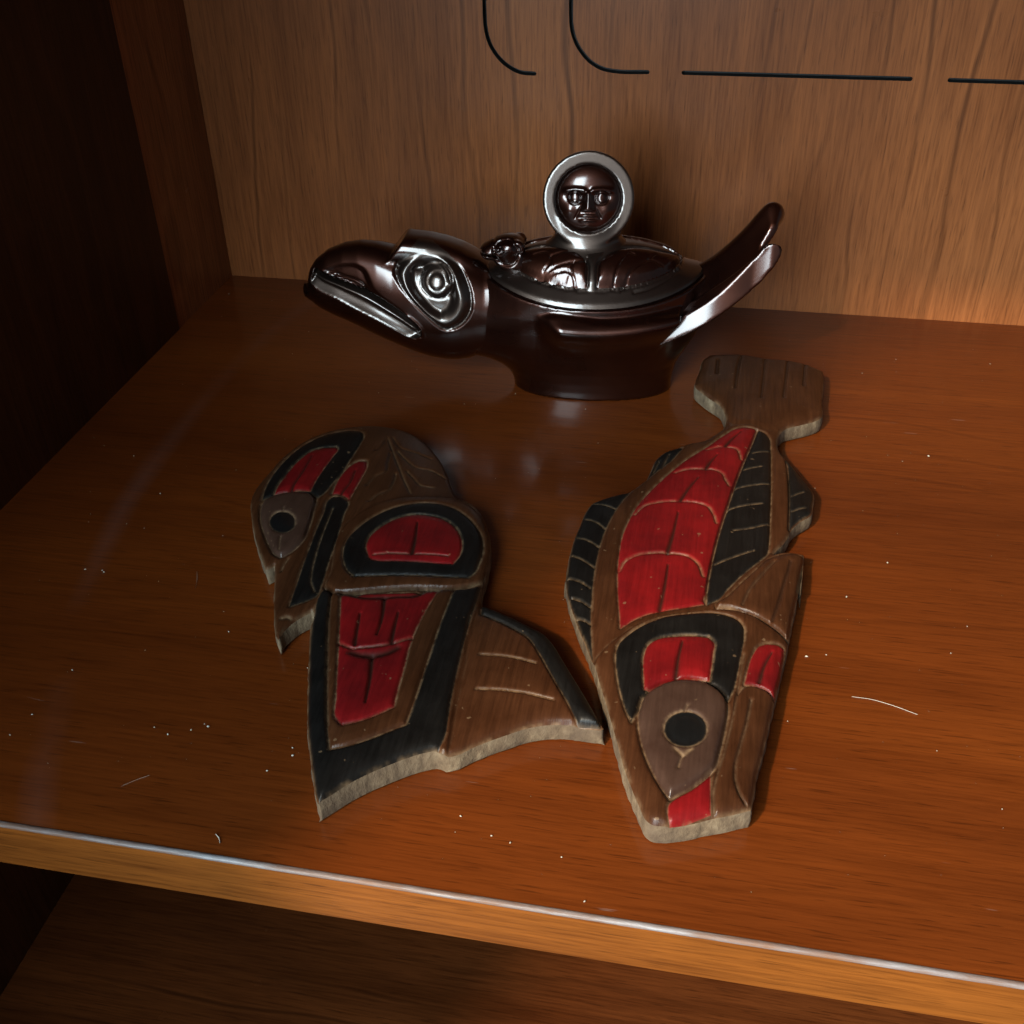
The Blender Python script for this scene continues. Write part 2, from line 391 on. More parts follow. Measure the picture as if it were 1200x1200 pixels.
# ------------------------------------------------------------------ carved reliefs
def relief(outline, hfun, regions, lines, zones, spacing, step, edge_wear=0.5, lip=1.2, seed=1):
    """outline etc. in mm. Triangulates the plan with every border as a constraint, then lifts it.
    regions: dict(name, poly, dz, g, gw, wear); lines: dict(p, w, d, pale, dark); zones: (poly, dz, band)"""
    polys = [outline] + [r['poly'] for r in regions]; cons = []; V = []; E = []
    def add(P, closed):
        b = len(V); V.extend(map(tuple, P)); n = len(P)
        E.extend((b + i, b + (i + 1) % n) for i in range(n if closed else n - 1)); cons.append((P, closed))
    for P in polys: add(P, True)
    for l in lines: add(l['p'], False)
    extra = []
    for P, closed in cons:
        T = (np.roll(P, -1, 0) - np.roll(P, 1, 0)) if closed else np.gradient(P, axis=0)
        Nn = np.stack([-T[:, 1], T[:, 0]], 1) / (np.linalg.norm(T, axis=1, keepdims=True) + 1e-9)
        for k in (-0.9, -0.45, 0.45, 0.9): extra.append(P + Nn * k)
    for z in zones:
        P = z[0]; T = np.roll(P, -1, 0) - np.roll(P, 1, 0); Nn = np.stack([-T[:, 1], T[:, 0]], 1) / (np.linalg.norm(T, axis=1, keepdims=True) + 1e-9)
        for k in (-0.4, 0.0, 0.4, 0.8): extra.append(P + Nn * k)
    extra = np.vstack(extra)
    lo, hi = outline.min(0), outline.max(0)
    gx, gy = np.meshgrid(np.arange(lo[0], hi[0], spacing), np.arange(lo[1], hi[1], spacing * 0.866))
    gx[1::2] += spacing / 2
    G = np.stack([gx.ravel(), gy.ravel()], 1); G += RNG.normal(0, spacing * 0.05, G.shape)
    cand = np.vstack([extra, G])
    cand = cand[inside(cand, outline)]
    # thin the free points: keep one per cell, and none on top of a border
    near = np.full(len(cand), 9.0)
    for P, closed in cons: near = np.minimum(near, seg_dist(cand, P, closed, 1.5))
    cand = cand[near > 0.28]
    key = np.floor(cand / 0.34).astype(np.int64); _, ui = np.unique(key[:, 0] * 100003 + key[:, 1], return_index=True)
    cand = cand[np.sort(ui)]
    r = delaunay_2d_cdt([Vector(v) for v in V] + [Vector(map(float, v)) for v in cand], E, [], 1, 1e-4)
    X = np.array([tuple(v) for v in r[0]]); F = np.array([f for f in r[2] if len(f) == 3])
    C = X[F].mean(1)
    keep = inside(C, outline); F = F[keep]; C = C[keep]
    a, b, c = X[F[:, 0]], X[F[:, 1]], X[F[:, 2]]
    ar = (b[:, 0]-a[:, 0])*(c[:, 1]-a[:, 1]) - (b[:, 1]-a[:, 1])*(c[:, 0]-a[:, 0])
    F[ar < 0] = F[ar < 0][:, ::-1]
    lab = np.zeros(len(F), int)
    for i, rg in enumerate(regions): lab[inside(C, rg['poly'])] = i + 1
    # heights
    de = seg_dist(X, outline, True, 60)
    H = hfun(X, de)
    H = H - lip * np.clip(1 - de / (lip * 1.3), 0, 1) ** 2
    nz = vnoise(X, 0.35, seed); nz2 = vnoise(X, 1.1, seed + 3)
    wear = edge_wear * np.exp(-(de / 0.45) ** 2) * sstep(nz + 0.3 * nz2, 0.35, 0.9)
    dark = np.zeros(len(X))
    for poly, dz, band in zones:
        H = H + dz * sstep(sdist(X, poly, 4), -band * 0.25, band)
    for rg in regions:
        s = sdist(X, rg['poly'], 4)
        H = H + rg.get('dz', 0) * sstep(s, 0.1, 1.3)
        g = 1.8 * rg.get('g', 0.55); gw = rg.get('gw', 0.55) * 1.1
        H = H - g * np.exp(-(s / gw) ** 2)
        H = H + rg.get('round', 0.45) * sstep(s, 0, 4)
        wear = np.maximum(wear, 0.85 * rg.get('wear', 0.75) * np.exp(-((s + 0.15) / 0.32) ** 2) * (0.22 + 0.78 * sstep(nz * 0.6 + nz2 * 0.5, 0.30, 0.70)))
    for l in lines:
        P = l['p']; d = seg_dist(X, P, False, 4)
        wmm = l.get('w', 0.6)
        if l.get('taper'):      # width grows along the line
            t = np.zeros(len(X)); m_ = d < 3.9
            q = P[None] - X[m_][:, None]; t[m_] = ((q ** 2).sum(2).argmin(1)) / max(1, len(P) - 1)
            tp = l['taper']; wl = wmm * (tp[0] + (tp[1] - tp[0]) * t)
        else: wl = wmm
        e = np.exp(-(d / wl) ** 2)
        H = H - 1.6 * l.get('d', 0.6) * e
        wear = np.maximum(wear * (1 - l.get('dark', 0) * e), l.get('pale', 0) * np.exp(-(d / (wl * 0.8)) ** 2) * (0.45 + 0.55 * sstep(nz2, 0.2, 0.6)))
        dark = np.maximum(dark, l.get('dark', 0) * np.exp(-(d / (wl * 0.85)) ** 2))
    return X, F, lab, H, wear, dark

def emit(X, F, lab, H, wear, dark, names, mats, parent, origin, side_from=None, raw=None, base=0.0, skirt=0.0):
    """split the relief into one mesh per label. names/mats indexed by label; parents by ('part', index)"""
    V = np.column_stack([X, H]) / 1000.0; N = vnormals(V, F)
    objs = {}
    for i, (nm, par) in enumerate(names):
        f = F[lab == i]
        if not len(f): continue
        u, inv = np.unique(f.ravel(), return_inverse=True)
        v = V[u] - np.asarray(origin); ff = inv.reshape(-1, 3); n = N[u]; wv, dv = wear[u], dark[u]; mi = np.zeros(len(ff), int)
        if i == 0 and raw is not None:
            # sawn side all round, down to the table, and a flat underside
            e = np.sort(np.vstack([F[:, [0, 1]], F[:, [1, 2]], F[:, [2, 0]]]), 1)
            ed = np.vstack([F[:, [0, 1]], F[:, [1, 2]], F[:, [2, 0]]])
            k = e[:, 0].astype(np.int64) * len(X) + e[:, 1]; _, idx, cnt = np.unique(k, return_index=True, return_counts=True)
            bd = ed[idx[cnt == 1]]
            ids = np.unique(bd); mp = {int(a): j for j, a in enumerate(ids)}; nb = len(ids)
            cen = X.mean(0)
            rows = []
            nzz = vnoise(X[ids], 0.5, 9)
            for t, ins in ((0.0, 0.0), (0.12, -0.08), (0.5, -0.25), (0.9, 0.15), (1.0, 0.7)):
                q = V[ids].copy() - np.asarray(origin); z0 = q[:, 2].copy(); q[:, 2] = z0 * (1 - t) + base * t
                # inset along the local border normal
                nn = N[ids][:, :2]; nn = nn / (np.linalg.norm(nn, axis=1, keepdims=True) + 1e-9)
                q[:, :2] -= nn * (ins + skirt * min(1.0, t * 4) + (nzz[:, None] - 0.5) * 0.5 * (t > 0.05) * (t < 0.95)) / 1000
                rows.append(q)
            b0 = len(v); v = np.vstack([v] + rows)
            nr = len(rows); sf = []
            for (a_, b_) in bd:
                a_, b_ = mp[int(a_)], mp[int(b_)]
                for r_ in range(nr - 1):
                    p, q = b0 + r_ * nb + a_, b0 + r_ * nb + b_; p2, q2 = p + nb, q + nb
                    sf += [(p, p2, q2), (p, q2, q)]
            sf = np.array(sf)
            nS = vnormals(v, sf); n = np.vstack([n, nS[b0:]])
            ff = np.vstack([ff, sf]); mi = np.concatenate([mi, np.ones(len(sf), int)])
            wv = np.concatenate([wv, np.zeros(nb * nr)]); dv = np.concatenate([dv, np.zeros(nb * nr)])
        m = mesh_np(nm, v, ff, n, {'wear': wv, 'dark': dv}, True, mi)
        p = parent if par is None else objs[par]
        o = link(nm, m, [mats[i], raw] if (i == 0 and raw is not None) else mats[i], p)
        objs[nm if nm not in objs else nm + str(i)] = o
    return objs

def build_board(name, outline_px, rim, dome, regs, lns, zns, spacing=0.85, seed=1, default='board'):
    """all borders are given as picture points and laid onto the domed top of a board of real thickness"""
    O = on_z(outline_px, rim / 1000)[:, :2] * 1000
    O = smooth_curve(O, True, 0.9, 40)
    if ((O[:, 0] * np.roll(O[:, 1], -1) - O[:, 1] * np.roll(O[:, 0], -1)).sum()) < 0: O = O[::-1]
    def hf(X, de): return rim + dome * (1 - np.exp(-np.minimum(de, 60) / 9.0))
    Ol = O[::3]
    def lay(px, dz=0.0):
        f = lambda q: hf(None, np.where(inside(q * 1000, Ol), seg_dist(q * 1000, Ol, True, 60), 0)) / 1000 + dz / 1000
        return on_surface(px, f, 0.0, 0.03)[:, :2] * 1000
    R = []
    for r in regs:
        P = smooth_curve(lay(r['px'], r.get('lay', 0)), True, 0.8, r.get('corner', 48))
        q = dict(r); q['poly'] = P; R.append(q)
    L = []
    for l in lns:
        q = dict(l); q['p'] = smooth_curve(lay(l['px'], l.get('lay', 0)), False, 0.6, 60); L.append(q)
    Z = [(smooth_curve(lay(z[0], z[1]), True, 0.8, 48), z[1], z[2]) for z in zns]
    X, F, lab, H, wear, dark = relief(O, hf, R, L, Z, spacing, 0.8, seed=seed)
    c = O.mean(0) / 1000
    root = empty(name, (c[0], c[1], 0.0))
    emit(X, F, lab, H, wear, dark, [(default, None)] + [(r['name'], r.get('par')) for r in R],
         [M_BROWN] + [r['mat'] for r in R], root, (c[0], c[1], 0.0), raw=M_RAW, base=0.0004)
    return root

def circ(cx, cy, rx, ry, n=20): 
    a = np.linspace(0, 2*math.pi, n, endpoint=False); return np.stack([cx + rx*np.cos(a), cy + ry*np.sin(a)], 1)

# ---- the bird carving
def B3(s): return crop(s, 280, 480, 4.0)
def B4(s): return crop(s, 340, 660, 3.1579)
bird_out = np.vstack([
    B3('125,742 95,660 70,570 55,480 55,420 75,370 105,330 140,290 190,232 250,182 320,138 400,106 480,86 560,76 640,74 720,83 800,106 860,140 910,190 950,245 980,310 1005,380 1022,408 1062,426 1110,460 1145,505 1166,560 1180,620 1178,680 1166,740 1148,795'),
    B4('712,72 708,110 706,150 760,170 830,200 890,230 940,256 975,290 1010,345 1050,410 1090,475 1130,545 1160,604 1100,598 1050,590 980,587 920,592 860,605 800,625 740,646 680,670 620,698 575,708 540,697 500,703 450,717 400,735 350,755 300,776 250,800 200,828 150,860 102,888 92,850 85,800 75,720 66,640 62,560 64,480 67,400 70,320 75,240 85,175'),
    B3('345,938 290,965 245,995 210,1030 184,1068 174,1055 166,1000 162,900 165,800 166,722 150,732')])
eye_b = B3('100,460 110,430 150,405 200,390 250,384 300,385 345,395 360,412 350,470 330,540 305,600 270,640 230,670 195,688 170,675 140,630 115,570 100,510')
bird_regs = [
    dict(name='tail_fan', mat=M_BROWN, px=B4('690,165 706,152 760,172 830,202 890,232 940,258 975,292 1010,347 1050,412 1090,477 1128,547 1150,600 1100,596 1050,588 980,585 920,590 860,603 800,623 740,644 680,668 620,696 585,704 600,640 620,520 650,380'), dz=0, g=0.15, wear=0.1),
    dict(name='wing', mat=M_BLACK, px=B4('130,84 160,104 240,106 330,101 420,96 520,94 600,93 650,90 706,76 700,105 680,165 655,245 630,345 605,455 585,565 570,645 545,692 500,701 450,715 400,733 350,753 300,774 250,798 200,826 150,857 108,882 97,850 89,800 80,720 70,640 66,560 68,480 71,400 74,320 80,240 90,175 108,115'), dz=0.2, g=0.3, wear=0.35, lay=1.2),
    dict(name='wing_frame', mat=M_BROWN, par='wing', px=B4('152,106 142,200 137,350 135,500 137,600 147,690 200,679 280,655 360,624 428,598 450,540 480,450 520,330 550,240 580,160 606,96 520,97 420,99 330,104 240,109'), dz=0.1, g=0.5, wear=0.8, lay=1.2),
    dict(name='wing_red_panel', mat=M_RED, par='wing', px=B4('188,118 185,200 180,300 175,400 170,500 168,575 190,603 250,590 320,565 385,535 400,470 420,400 440,320 465,250 500,180 548,102 490,108 400,112 300,114 220,117'), dz=-0.3, g=0.6, wear=0.9, lay=1.2),
    dict(name='tail_black_band', mat=M_BLACK, par='tail_fan', px=B4('708,154 760,174 830,204 890,234 940,260 975,294 1010,349 1050,414 1090,479 1128,549 1150,600 1066,592 1040,540 1000,470 960,400 920,330 880,275 820,240 760,211 706,190'), dz=0.3, g=0.5, wear=0.5),
    dict(name='shoulder', mat=M_BROWN, px=B3('405,812 430,745 440,680 452,605 482,540 545,488 640,435 760,408 880,403 1000,412 1060,432 1108,466 1142,508 1163,560 1176,620 1174,680 1162,740 1140,800 1060,822 1000,829 920,828 820,827 720,831 620,838 520,848 440,848'), dz=0, g=0.3, wear=0.25, lay=1.4),
    dict(name='shoulder_black_ring', mat=M_BLACK, par='shoulder', px=B3('490,650 512,600 560,550 630,502 720,462 820,441 920,441 1000,460 1060,495 1110,545 1140,600 1145,660 1127,720 1102,768 1075,787 1000,785 900,779 800,776 700,776 600,779 540,781 510,755 490,710'), dz=0.1, g=0.5, wear=0.85, lay=1.4),
    dict(name='shoulder_red_panel', mat=M_RED, par='shoulder', px=B3('596,640 612,600 660,555 730,517 820,496 900,501 970,522 1015,556 1040,600 1046,650 1032,692 1002,728 940,725 850,718 750,713 650,711 620,704 602,672'), dz=-0.3, g=0.6, wear=0.9, lay=1.4),
    dict(name='brow_black_band', mat=M_BLACK, px=B3('106,420 120,370 152,310 202,247 262,192 332,147 402,117 470,101 540,96 575,103 584,122 570,152 530,216 480,290 430,350 395,390 372,406 340,392 300,383 250,382 200,388 150,402'), dz=-0.1, g=0.5, wear=0.8),
    dict(name='brow_red_panel', mat=M_RED, par='brow_black_band', px=B3('164,392 186,350 230,290 290,226 340,192 400,177 455,174 462,180 440,216 400,270 360,330 334,378 300,374 245,376 200,384'), dz=-0.3, g=0.55, wear=0.85),
    dict(name='cheek_red_panel', mat=M_RED, px=B3('434,392 450,350 480,297 520,257 560,237 598,236 600,250 570,320 540,372 516,416 490,397 460,391'), dz=-0.3, g=0.6, wear=0.95),
    dict(name='beak_black_stripe', mat=M_BLACK, px=B3('440,402 480,402 510,427 490,490 470,560 440,650 410,740 385,820 362,868 330,885 232,922 245,880 270,810 300,720 330,640 360,560 395,480 425,412'), dz=-0.35, g=0.5, wear=0.65),
    dict(name='eye', mat=M_EYE, px=eye_b, dz=0.5, g=0.7, gw=0.7, wear=0.85, round=0.5),
    dict(name='pupil', mat=M_PUPIL, par='eye', px=B3(' '.join(f'{x:.1f},{y:.1f}' for x, y in circ(205, 532, 60, 50))), dz=-0.6, g=0.4, wear=0.95),
]
def ln(px, **k): return dict(px=px, **k)
pale = dict(w=0.42, d=0.5, pale=0.55); drk = dict(w=0.55, d=0.6, dark=0.85)
bird_lines = [
    ln(B3('697,132 740,240 780,340 805,390'), **pale),
    ln(B3('722,132 762,180 830,202 900,230'), w=0.4, d=0.5, pale=0.3), ln(B3('742,192 790,240 830,270 900,285 965,320'), **pale),
    ln(B3('787,287 820,322 855,355 910,365'), **pale), ln(B3('690,140 670,165 640,188'), w=0.5, d=0.5, dark=0.4),
    ln(B3('712,200 697,250 690,285 640,310 600,350'), w=0.5, d=0.6, dark=0.35, pale=0.15), ln(B3('736,300 720,345 700,375 650,395 610,425'), w=0.5, d=0.7, dark=0.3, pale=0.3),
    ln(B3('838,536 826,620 812,678'), taper=(0.5, 1.6), w=0.6, d=0.7, dark=0.95, lay=1.4), ln(B3('632,686 700,681 808,684 900,686 980,694'), w=0.45, d=0.6, pale=0.7, dark=0.1, lay=1.4),
    ln(B3('345,215 300,290 262,345 243,378'), taper=(0.5, 1.4), w=0.55, d=0.6, dark=0.9), ln(B3('546,286 520,340 480,388'), taper=(0.6, 1.2), w=0.5, d=0.6, dark=0.85),
    ln(B3('440,462 400,560 360,680 342,760 338,810 352,850'), **pale), ln(B3('232,694 210,725 198,755'), w=0.55, d=0.5, pale=0.5),
    ln(B3('197,600 192,625 188,660'), w=0.45, d=0.5, pale=0.45), ln(B3('205,482 212,465'), w=0.4, d=0.4, pale=0.3),
    ln(B3('202,975 222,968 238,975'), w=0.9, d=0.5, pale=0.9),
    ln(B3('400,822 440,850 520,850 620,841 720,833 820,829 920,831 1000,832 1060,824 1138,806'), w=0.5, d=0.5, pale=0.75, lay=1.2),
    ln(B4('230,118 262,130 340,132 400,128 470,122 492,108'), w=1.1, d=0.8, dark=0.85, lay=1.2),
    ln(B4('350,138 346,180 336,230 321,274'), taper=(1.4, 0.5), w=0.6, d=0.7, dark=0.95, lay=1.2), ln(B4('260,196 250,250 241,308'), taper=(0.5, 1.3), w=0.6, d=0.7, dark=0.95, lay=1.2),
    ln(B4('401,190 386,250 376,300'), taper=(0.5, 1.3), w=0.6, d=0.7, dark=0.95, lay=1.2), ln(B4('182,300 215,318 300,317 380,304 452,280'), w=0.5, d=0.7, pale=0.55, dark=0.2, lay=1.2),
    ln(B4('225,334 262,346 320,347 372,333 398,318'), w=1.35, d=0.7, dark=0.8, lay=1.2), ln(B4('304,356 296,440 279,524'), taper=(1.5, 0.5), w=0.6, d=0.7, dark=0.95, lay=1.2),
    ln(B4('704,338 800,345 860,357 908,370'), w=0.5, d=0.5, pale=0.8), ln(B4('690,466 780,469 870,481 974,506'), w=0.5, d=0.5, pale=0.8),
    ln(B4('150,108 145,200 141,350 139,500 141,600'), w=0.45, d=0.4, pale=0.3, lay=1.2),
]
bird_zones = [
    (B3('405,812 430,745 440,680 450,600 480,540 540,490 640,430 760,404 880,399 1000,408 1070,424 1120,455 1155,500 1176,560 1195,620 1195,680 1182,740 1160,800 1150,815 1060,825 1000,832 920,830 820,828 720,832 620,840 520,850 440,850'), 1.4, 1.4),
    (B4('118,80 150,104 220,106 300,102 450,95 600,93 650,92 718,72 725,80 712,110 692,165 668,245 642,345 617,455 600,565 590,645 575,720 500,730 300,800 80,930 60,850 55,600 60,300 80,150'), 1.2, 1.2)]
bird = build_board('bird_carving', bird_out, 9.2, 2.2, bird_regs, bird_lines, bird_zones, seed=2)
tag(bird, 'flat carved wooden bird with a folded wing, painted red and black, left of the fish', 'carving')

# ---- the fish carving
def S5(s): return crop(s, 650, 400, 3.63636)
def S6(s): return crop(s, 660, 640, 3.33333)
fish_out = np.vstack([
    S5('600,168 618,120 635,72 660,56 730,54 800,55 900,71 1000,80 1070,95 1146,126 1148,150 1140,250 1131,322 1100,335 1040,350 985,365 958,392 950,432 960,466 1000,508 1060,580 1106,640 1103,690 1094,728 1050,755 1012,788 994,828 978,852 950,880 930,903 1000,900 1063,910 1060,960 1050,1060'),
    S6('938,70 930,110 915,200 895,300 880,380 865,440 845,530 825,610 810,680 790,770 770,850 758,890 748,960 734,1030 640,1054 570,1066 480,1084 400,1094 345,1086 322,1066 300,1020 270,950 240,870 215,780 190,690 170,620 145,540 120,455 95,390 65,320 40,250 20,190 12,120 15,70'),
    S5('50,1020 54,960 65,900 80,840 105,780 135,712 160,682 200,665 270,645 325,632 355,612 384,588 408,545 435,492 470,465 530,446 580,432 625,424 680,395 718,366 731,338 726,300 705,265 660,235 620,205 600,186')])
eye_s = '295,640 310,590 350,555 420,526 490,520 550,530 600,556 635,592 645,640 635,710 615,800 590,870 540,910 490,945 440,970 415,985 390,950 350,880 320,810 298,730'
fish_regs = [
    dict(name='tail_fin', mat=M_BROWN, px=S5('604,168 622,122 638,75 662,59 730,57 800,58 900,74 1000,83 1070,98 1142,128 1145,150 1137,250 1128,320 1100,332 1040,347 985,362 955,385 900,375 830,352 770,356 728,330 724,300 702,262 658,232 618,202 604,186'), dz=0, g=0.05, wear=0.05),
    dict(name='dorsal_fin', mat=M_BLACK, px=np.vstack([S5('322,637 270,700 230,770 195,860 175,950 162,1050 158,1150'), S6('112,190 108,280 111,360 116,436 97,388 67,318 42,248 22,190 14,120 18,70'), S5('53,1020 57,960 68,900 83,840 108,780 138,714 163,685 202,668 270,648')]), dz=-0.8, g=0.5, wear=0.5),
    dict(name='rear_dorsal_fin', mat=M_BLACK, px=S5('388,588 411,547 437,495 472,468 530,449 545,452 500,502 440,547'), dz=-0.8, g=0.4, wear=0.5),
    dict(name='belly_fin', mat=M_BLACK, px=S5('966,474 1002,514 1060,584 1102,641 1100,690 1090,726 1050,751 1014,780 1000,800 1002,700 999,600 986,505'), dz=-0.5, g=0.4, wear=0.45),
    dict(name='black_side_panel', mat=M_BLACK, px=S5('866,374 895,386 914,406 921,450 923,550 923,650 919,760 915,850 905,905 870,935 800,990 740,1050 690,1100 648,1118 652,1050 667,960 687,870 712,780 742,690 772,600 807,510 842,430'), dz=-0.2, g=0.5, wear=0.7),
    dict(name='red_side_panel', mat=M_RED, px=np.vstack([S5('862,373 840,430 805,510 770,600 740,690 710,780 685,870 665,960 650,1050 644,1112'), S6('560,222 480,234 380,250 320,264 260,292 222,318'), S5('276,1160 270,1080 268,980 275,900 290,820 320,750 360,685 420,620 490,555 560,500 640,450 720,396 770,368 820,362')]), dz=-0.2, g=0.55, wear=0.8),
    dict(name='breast_fin', mat=M_BROWN, px=S6('942,42 928,110 912,200 892,300 878,368 850,338 800,300 740,265 680,246 600,238 596,226 640,190 690,142 750,88 800,45 860,30 905,30'), dz=0.4, g=0.4, wear=0.7, lay=0.6),
    dict(name='head', mat=M_BROWN, px=S6('121,444 160,392 220,342 280,302 350,272 430,256 520,246 600,241 680,247 740,267 800,302 850,341 876,372 860,440 841,530 821,610 806,680 786,770 766,850 754,890 744,958 730,1024 640,1050 570,1062 480,1080 400,1090 347,1082 325,1063 303,1018 273,950 243,870 218,780 193,690 173,620 148,540'), dz=0, g=0.25, wear=0.35, lay=1.2),
    dict(name='brow_black_band', mat=M_BLACK, par='head', px=S6('205,420 217,380 262,336 330,296 400,271 480,261 560,257 630,266 680,286 704,311 708,350 696,420 681,500 666,560 646,600 600,552 550,528 490,518 420,524 350,553 310,588 296,630 282,655 266,690 240,630 220,560 206,470'), dz=-0.1, g=0.55, wear=0.9, lay=1.2),
    dict(name='brow_red_panel', mat=M_RED, par='head', px=S6('316,558 313,500 316,420 331,387 370,362 440,352 520,351 570,357 589,376 587,420 581,470 572,524 520,515 440,519 380,534 335,556'), dz=-0.3, g=0.6, wear=0.95, lay=1.2),
    dict(name='lip_red_panel', mat=M_RED, par='head', px=S6('576,880 576,960 578,1044 500,1068 420,1088 411,1060 411,1012 430,986 490,950 540,914'), dz=-0.3, g=0.4, wear=0.5, lay=1.2),
    dict(name='gill_red_panel', mat=M_RED, par='head', px=S6('706,540 721,480 742,420 770,386 800,379 840,385 864,396 861,450 849,520 830,588 800,566 770,552 740,541'), dz=-0.3, g=0.55, wear=0.85, lay=1.2),
    dict(name='eye', mat=M_EYE, px=S6(eye_s), dz=0.7, g=0.75, gw=0.75, wear=0.9, round=0.6, lay=1.2),
    dict(name='pupil', mat=M_PUPIL, par='eye', px=circ(660+477/3.3333, 640+720/3.3333, 84/3.3333, 69/3.3333, 24), dz=-0.8, g=0.4, wear=1.0, lay=1.8),
]
fish_lines = [ln(S5(s), w=0.42, d=0.5, pale=0.75) for s in ('165,686 215,694 260,708', '130,751 180,768 215,792', '95,830 145,846 190,871', '75,906 125,930 170,958', '58,1000 105,1018 150,1045', '75,1086 110,1100 150,1124', '97,1172 150,1195')]
fish_lines += [ln(S6(s), w=0.42, d=0.5, pale=0.75) for s in ('20,118 65,133 105,156', '36,196 75,212 108,233', '53,273 85,284 111,302')]
fish_lines += [ln(S5(s), w=0.4, d=0.5, pale=0.35) for s in ('420,555 445,505', '455,540 490,475', '1010,655 1060,640', '1010,720 1070,705')]
for arc, up in (('652,460 690,450 740,450 775,457 790,480 795,500', '727,444 760,410 798,380'),
                ('512,559 560,545 620,542 680,546 715,561 730,590 745,612', '642,543 670,505 694,480'),
                ('342,734 380,700 440,685 520,680 600,685 650,700 675,730 690,770', '535,678 575,620 613,577'),
                ('277,974 300,935 350,910 420,900 500,902 570,915 610,945 633,998', '480,903 505,820 527,728'), (None, '448,1140 470,1040 484,952')):
    if arc: fish_lines.append(ln(S5(arc), w=0.6, d=0.7, pale=0.75))
    fish_lines.append(ln(S5(up), taper=(1.7, 0.5), w=0.55, d=0.6, dark=0.9))
for s in ('842,475 915,468', '806,546 880,532', '770,626 850,612 920,605', '736,716 800,701 885,690', '760,806 840,795 915,776', '682,950 760,920 850,890'):
    fish_lines.append(ln(S5(s), w=0.42, d=0.5, pale=0.6))
for s in ('695,80 690,140', '795,60 778,130 770,200', '896,76 890,160 880,240', '993,84 985,160 975,240', '1066,98 1060,190'):
    fish_lines.append(ln(S5(s), w=0.55, d=0.6, dark=0.55))
fish_lines += [
    ln(S6('466,376 450,440 440,512'), taper=(0.5, 1.5), w=0.6, d=0.7, dark=0.95, lay=1.2), ln(S6('816,416 790,460 766,532'), taper=(0.5, 1.5), w=0.55, d=0.6, dark=0.9, lay=1.2),
    ln(S6('706,420 690,520 660,680 630,800 600,900 588,960 590,1040'), w=0.45, d=0.6, dark=0.3, pale=0.3, lay=1.2),
    ln(S6('735,602 715,700 690,790 672,870 676,930 698,985 714,1008'), w=0.5, d=0.6, dark=0.35, pale=0.3, lay=1.2),
    ln(S6('684,575 715,545 760,548 800,565 828,592'), w=0.5, d=0.5, pale=0.6, lay=1.2),
    ln(S6('825,62 780,110 730,170 700,232'), w=0.5, d=0.6, pale=0.25, dark=0.3, lay=0.6), ln(S6('890,62 860,160 830,260 816,296'), w=0.5, d=0.6, dark=0.55, lay=0.6),
    ln(S6('604,232 650,234 690,246'), w=0.6, d=0.4, pale=0.9, lay=1.0), ln(S6('722,256 765,276 802,300'), w=0.6, d=0.4, pale=0.9, lay=1.0),
    ln(S6('436,798 455,815 470,825 500,798'), w=0.8, d=0.3, pale=0.9, lay=1.8), ln(S6('464,830 455,850 449,872'), w=0.45, d=0.5, pale=0.6, lay=1.8),
    ln(S6('476,648 486,628'), w=0.5, d=0.4, pale=0.6, lay=1.8),
    ln(S5('985,505 998,600 1001,700 998,795'), w=0.45, d=0.5, pale=0.2, dark=0.2), ln(S5('922,450 924,600 922,760 916,860'), w=0.4, d=0.4, pale=0.45)]
fish_zones = [(S6('112,450 160,390 220,340 280,300 350,270 430,254 520,244 600,238 680,244 740,264 800,299 850,338 882,368 900,380 850,620 760,1050 400,1130 300,1080 180,690'), 1.2, 1.2),
              (S6('600,234 596,222 640,186 690,138 750,84 800,40 860,20 960,10 950,120 910,340 880,372 850,338 800,299 740,264 680,244'), 0.6, 1.0)]
fish = build_board('fish_carving', fish_out, 9.0, 2.4, fish_regs, fish_lines, fish_zones, seed=5, default='body')
tag(fish, 'flat carved wooden fish with red and black side panels and round black eye', 'carving')

# ------------------------------------------------------------------ the polished bird-shaped vessel
ANG = math.radians(6.0); VB = np.array([0.2330, -0.1000, 0.0])
AX = np.array([math.cos(ANG), math.sin(ANG), 0]); AY = np.array([-math.sin(ANG), math.cos(ANG), 0])
# local axes: x along the body towards the tail, y away from the viewer, z up; all in mm below
def to_local(P):
    Q = P - VB; return np.stack([Q @ AX, Q @ AY, Q[:, 2]], 1)
def UW(px, v=0.0):
    """picture point -> (x, z) in mm on the vertical plane v mm nearer than the body's middle"""
    P = on_plane(np.atleast_2d(px), VB - AY * v / 1000, AY)
    L = to_local(P) * 1000; return L[:, [0, 2]]
pot = empty('bird_vessel', tuple(VB), ANG)
tag(pot, 'dark polished bird-shaped lidded vessel with round face finial, behind the two painted carvings', 'vessel')

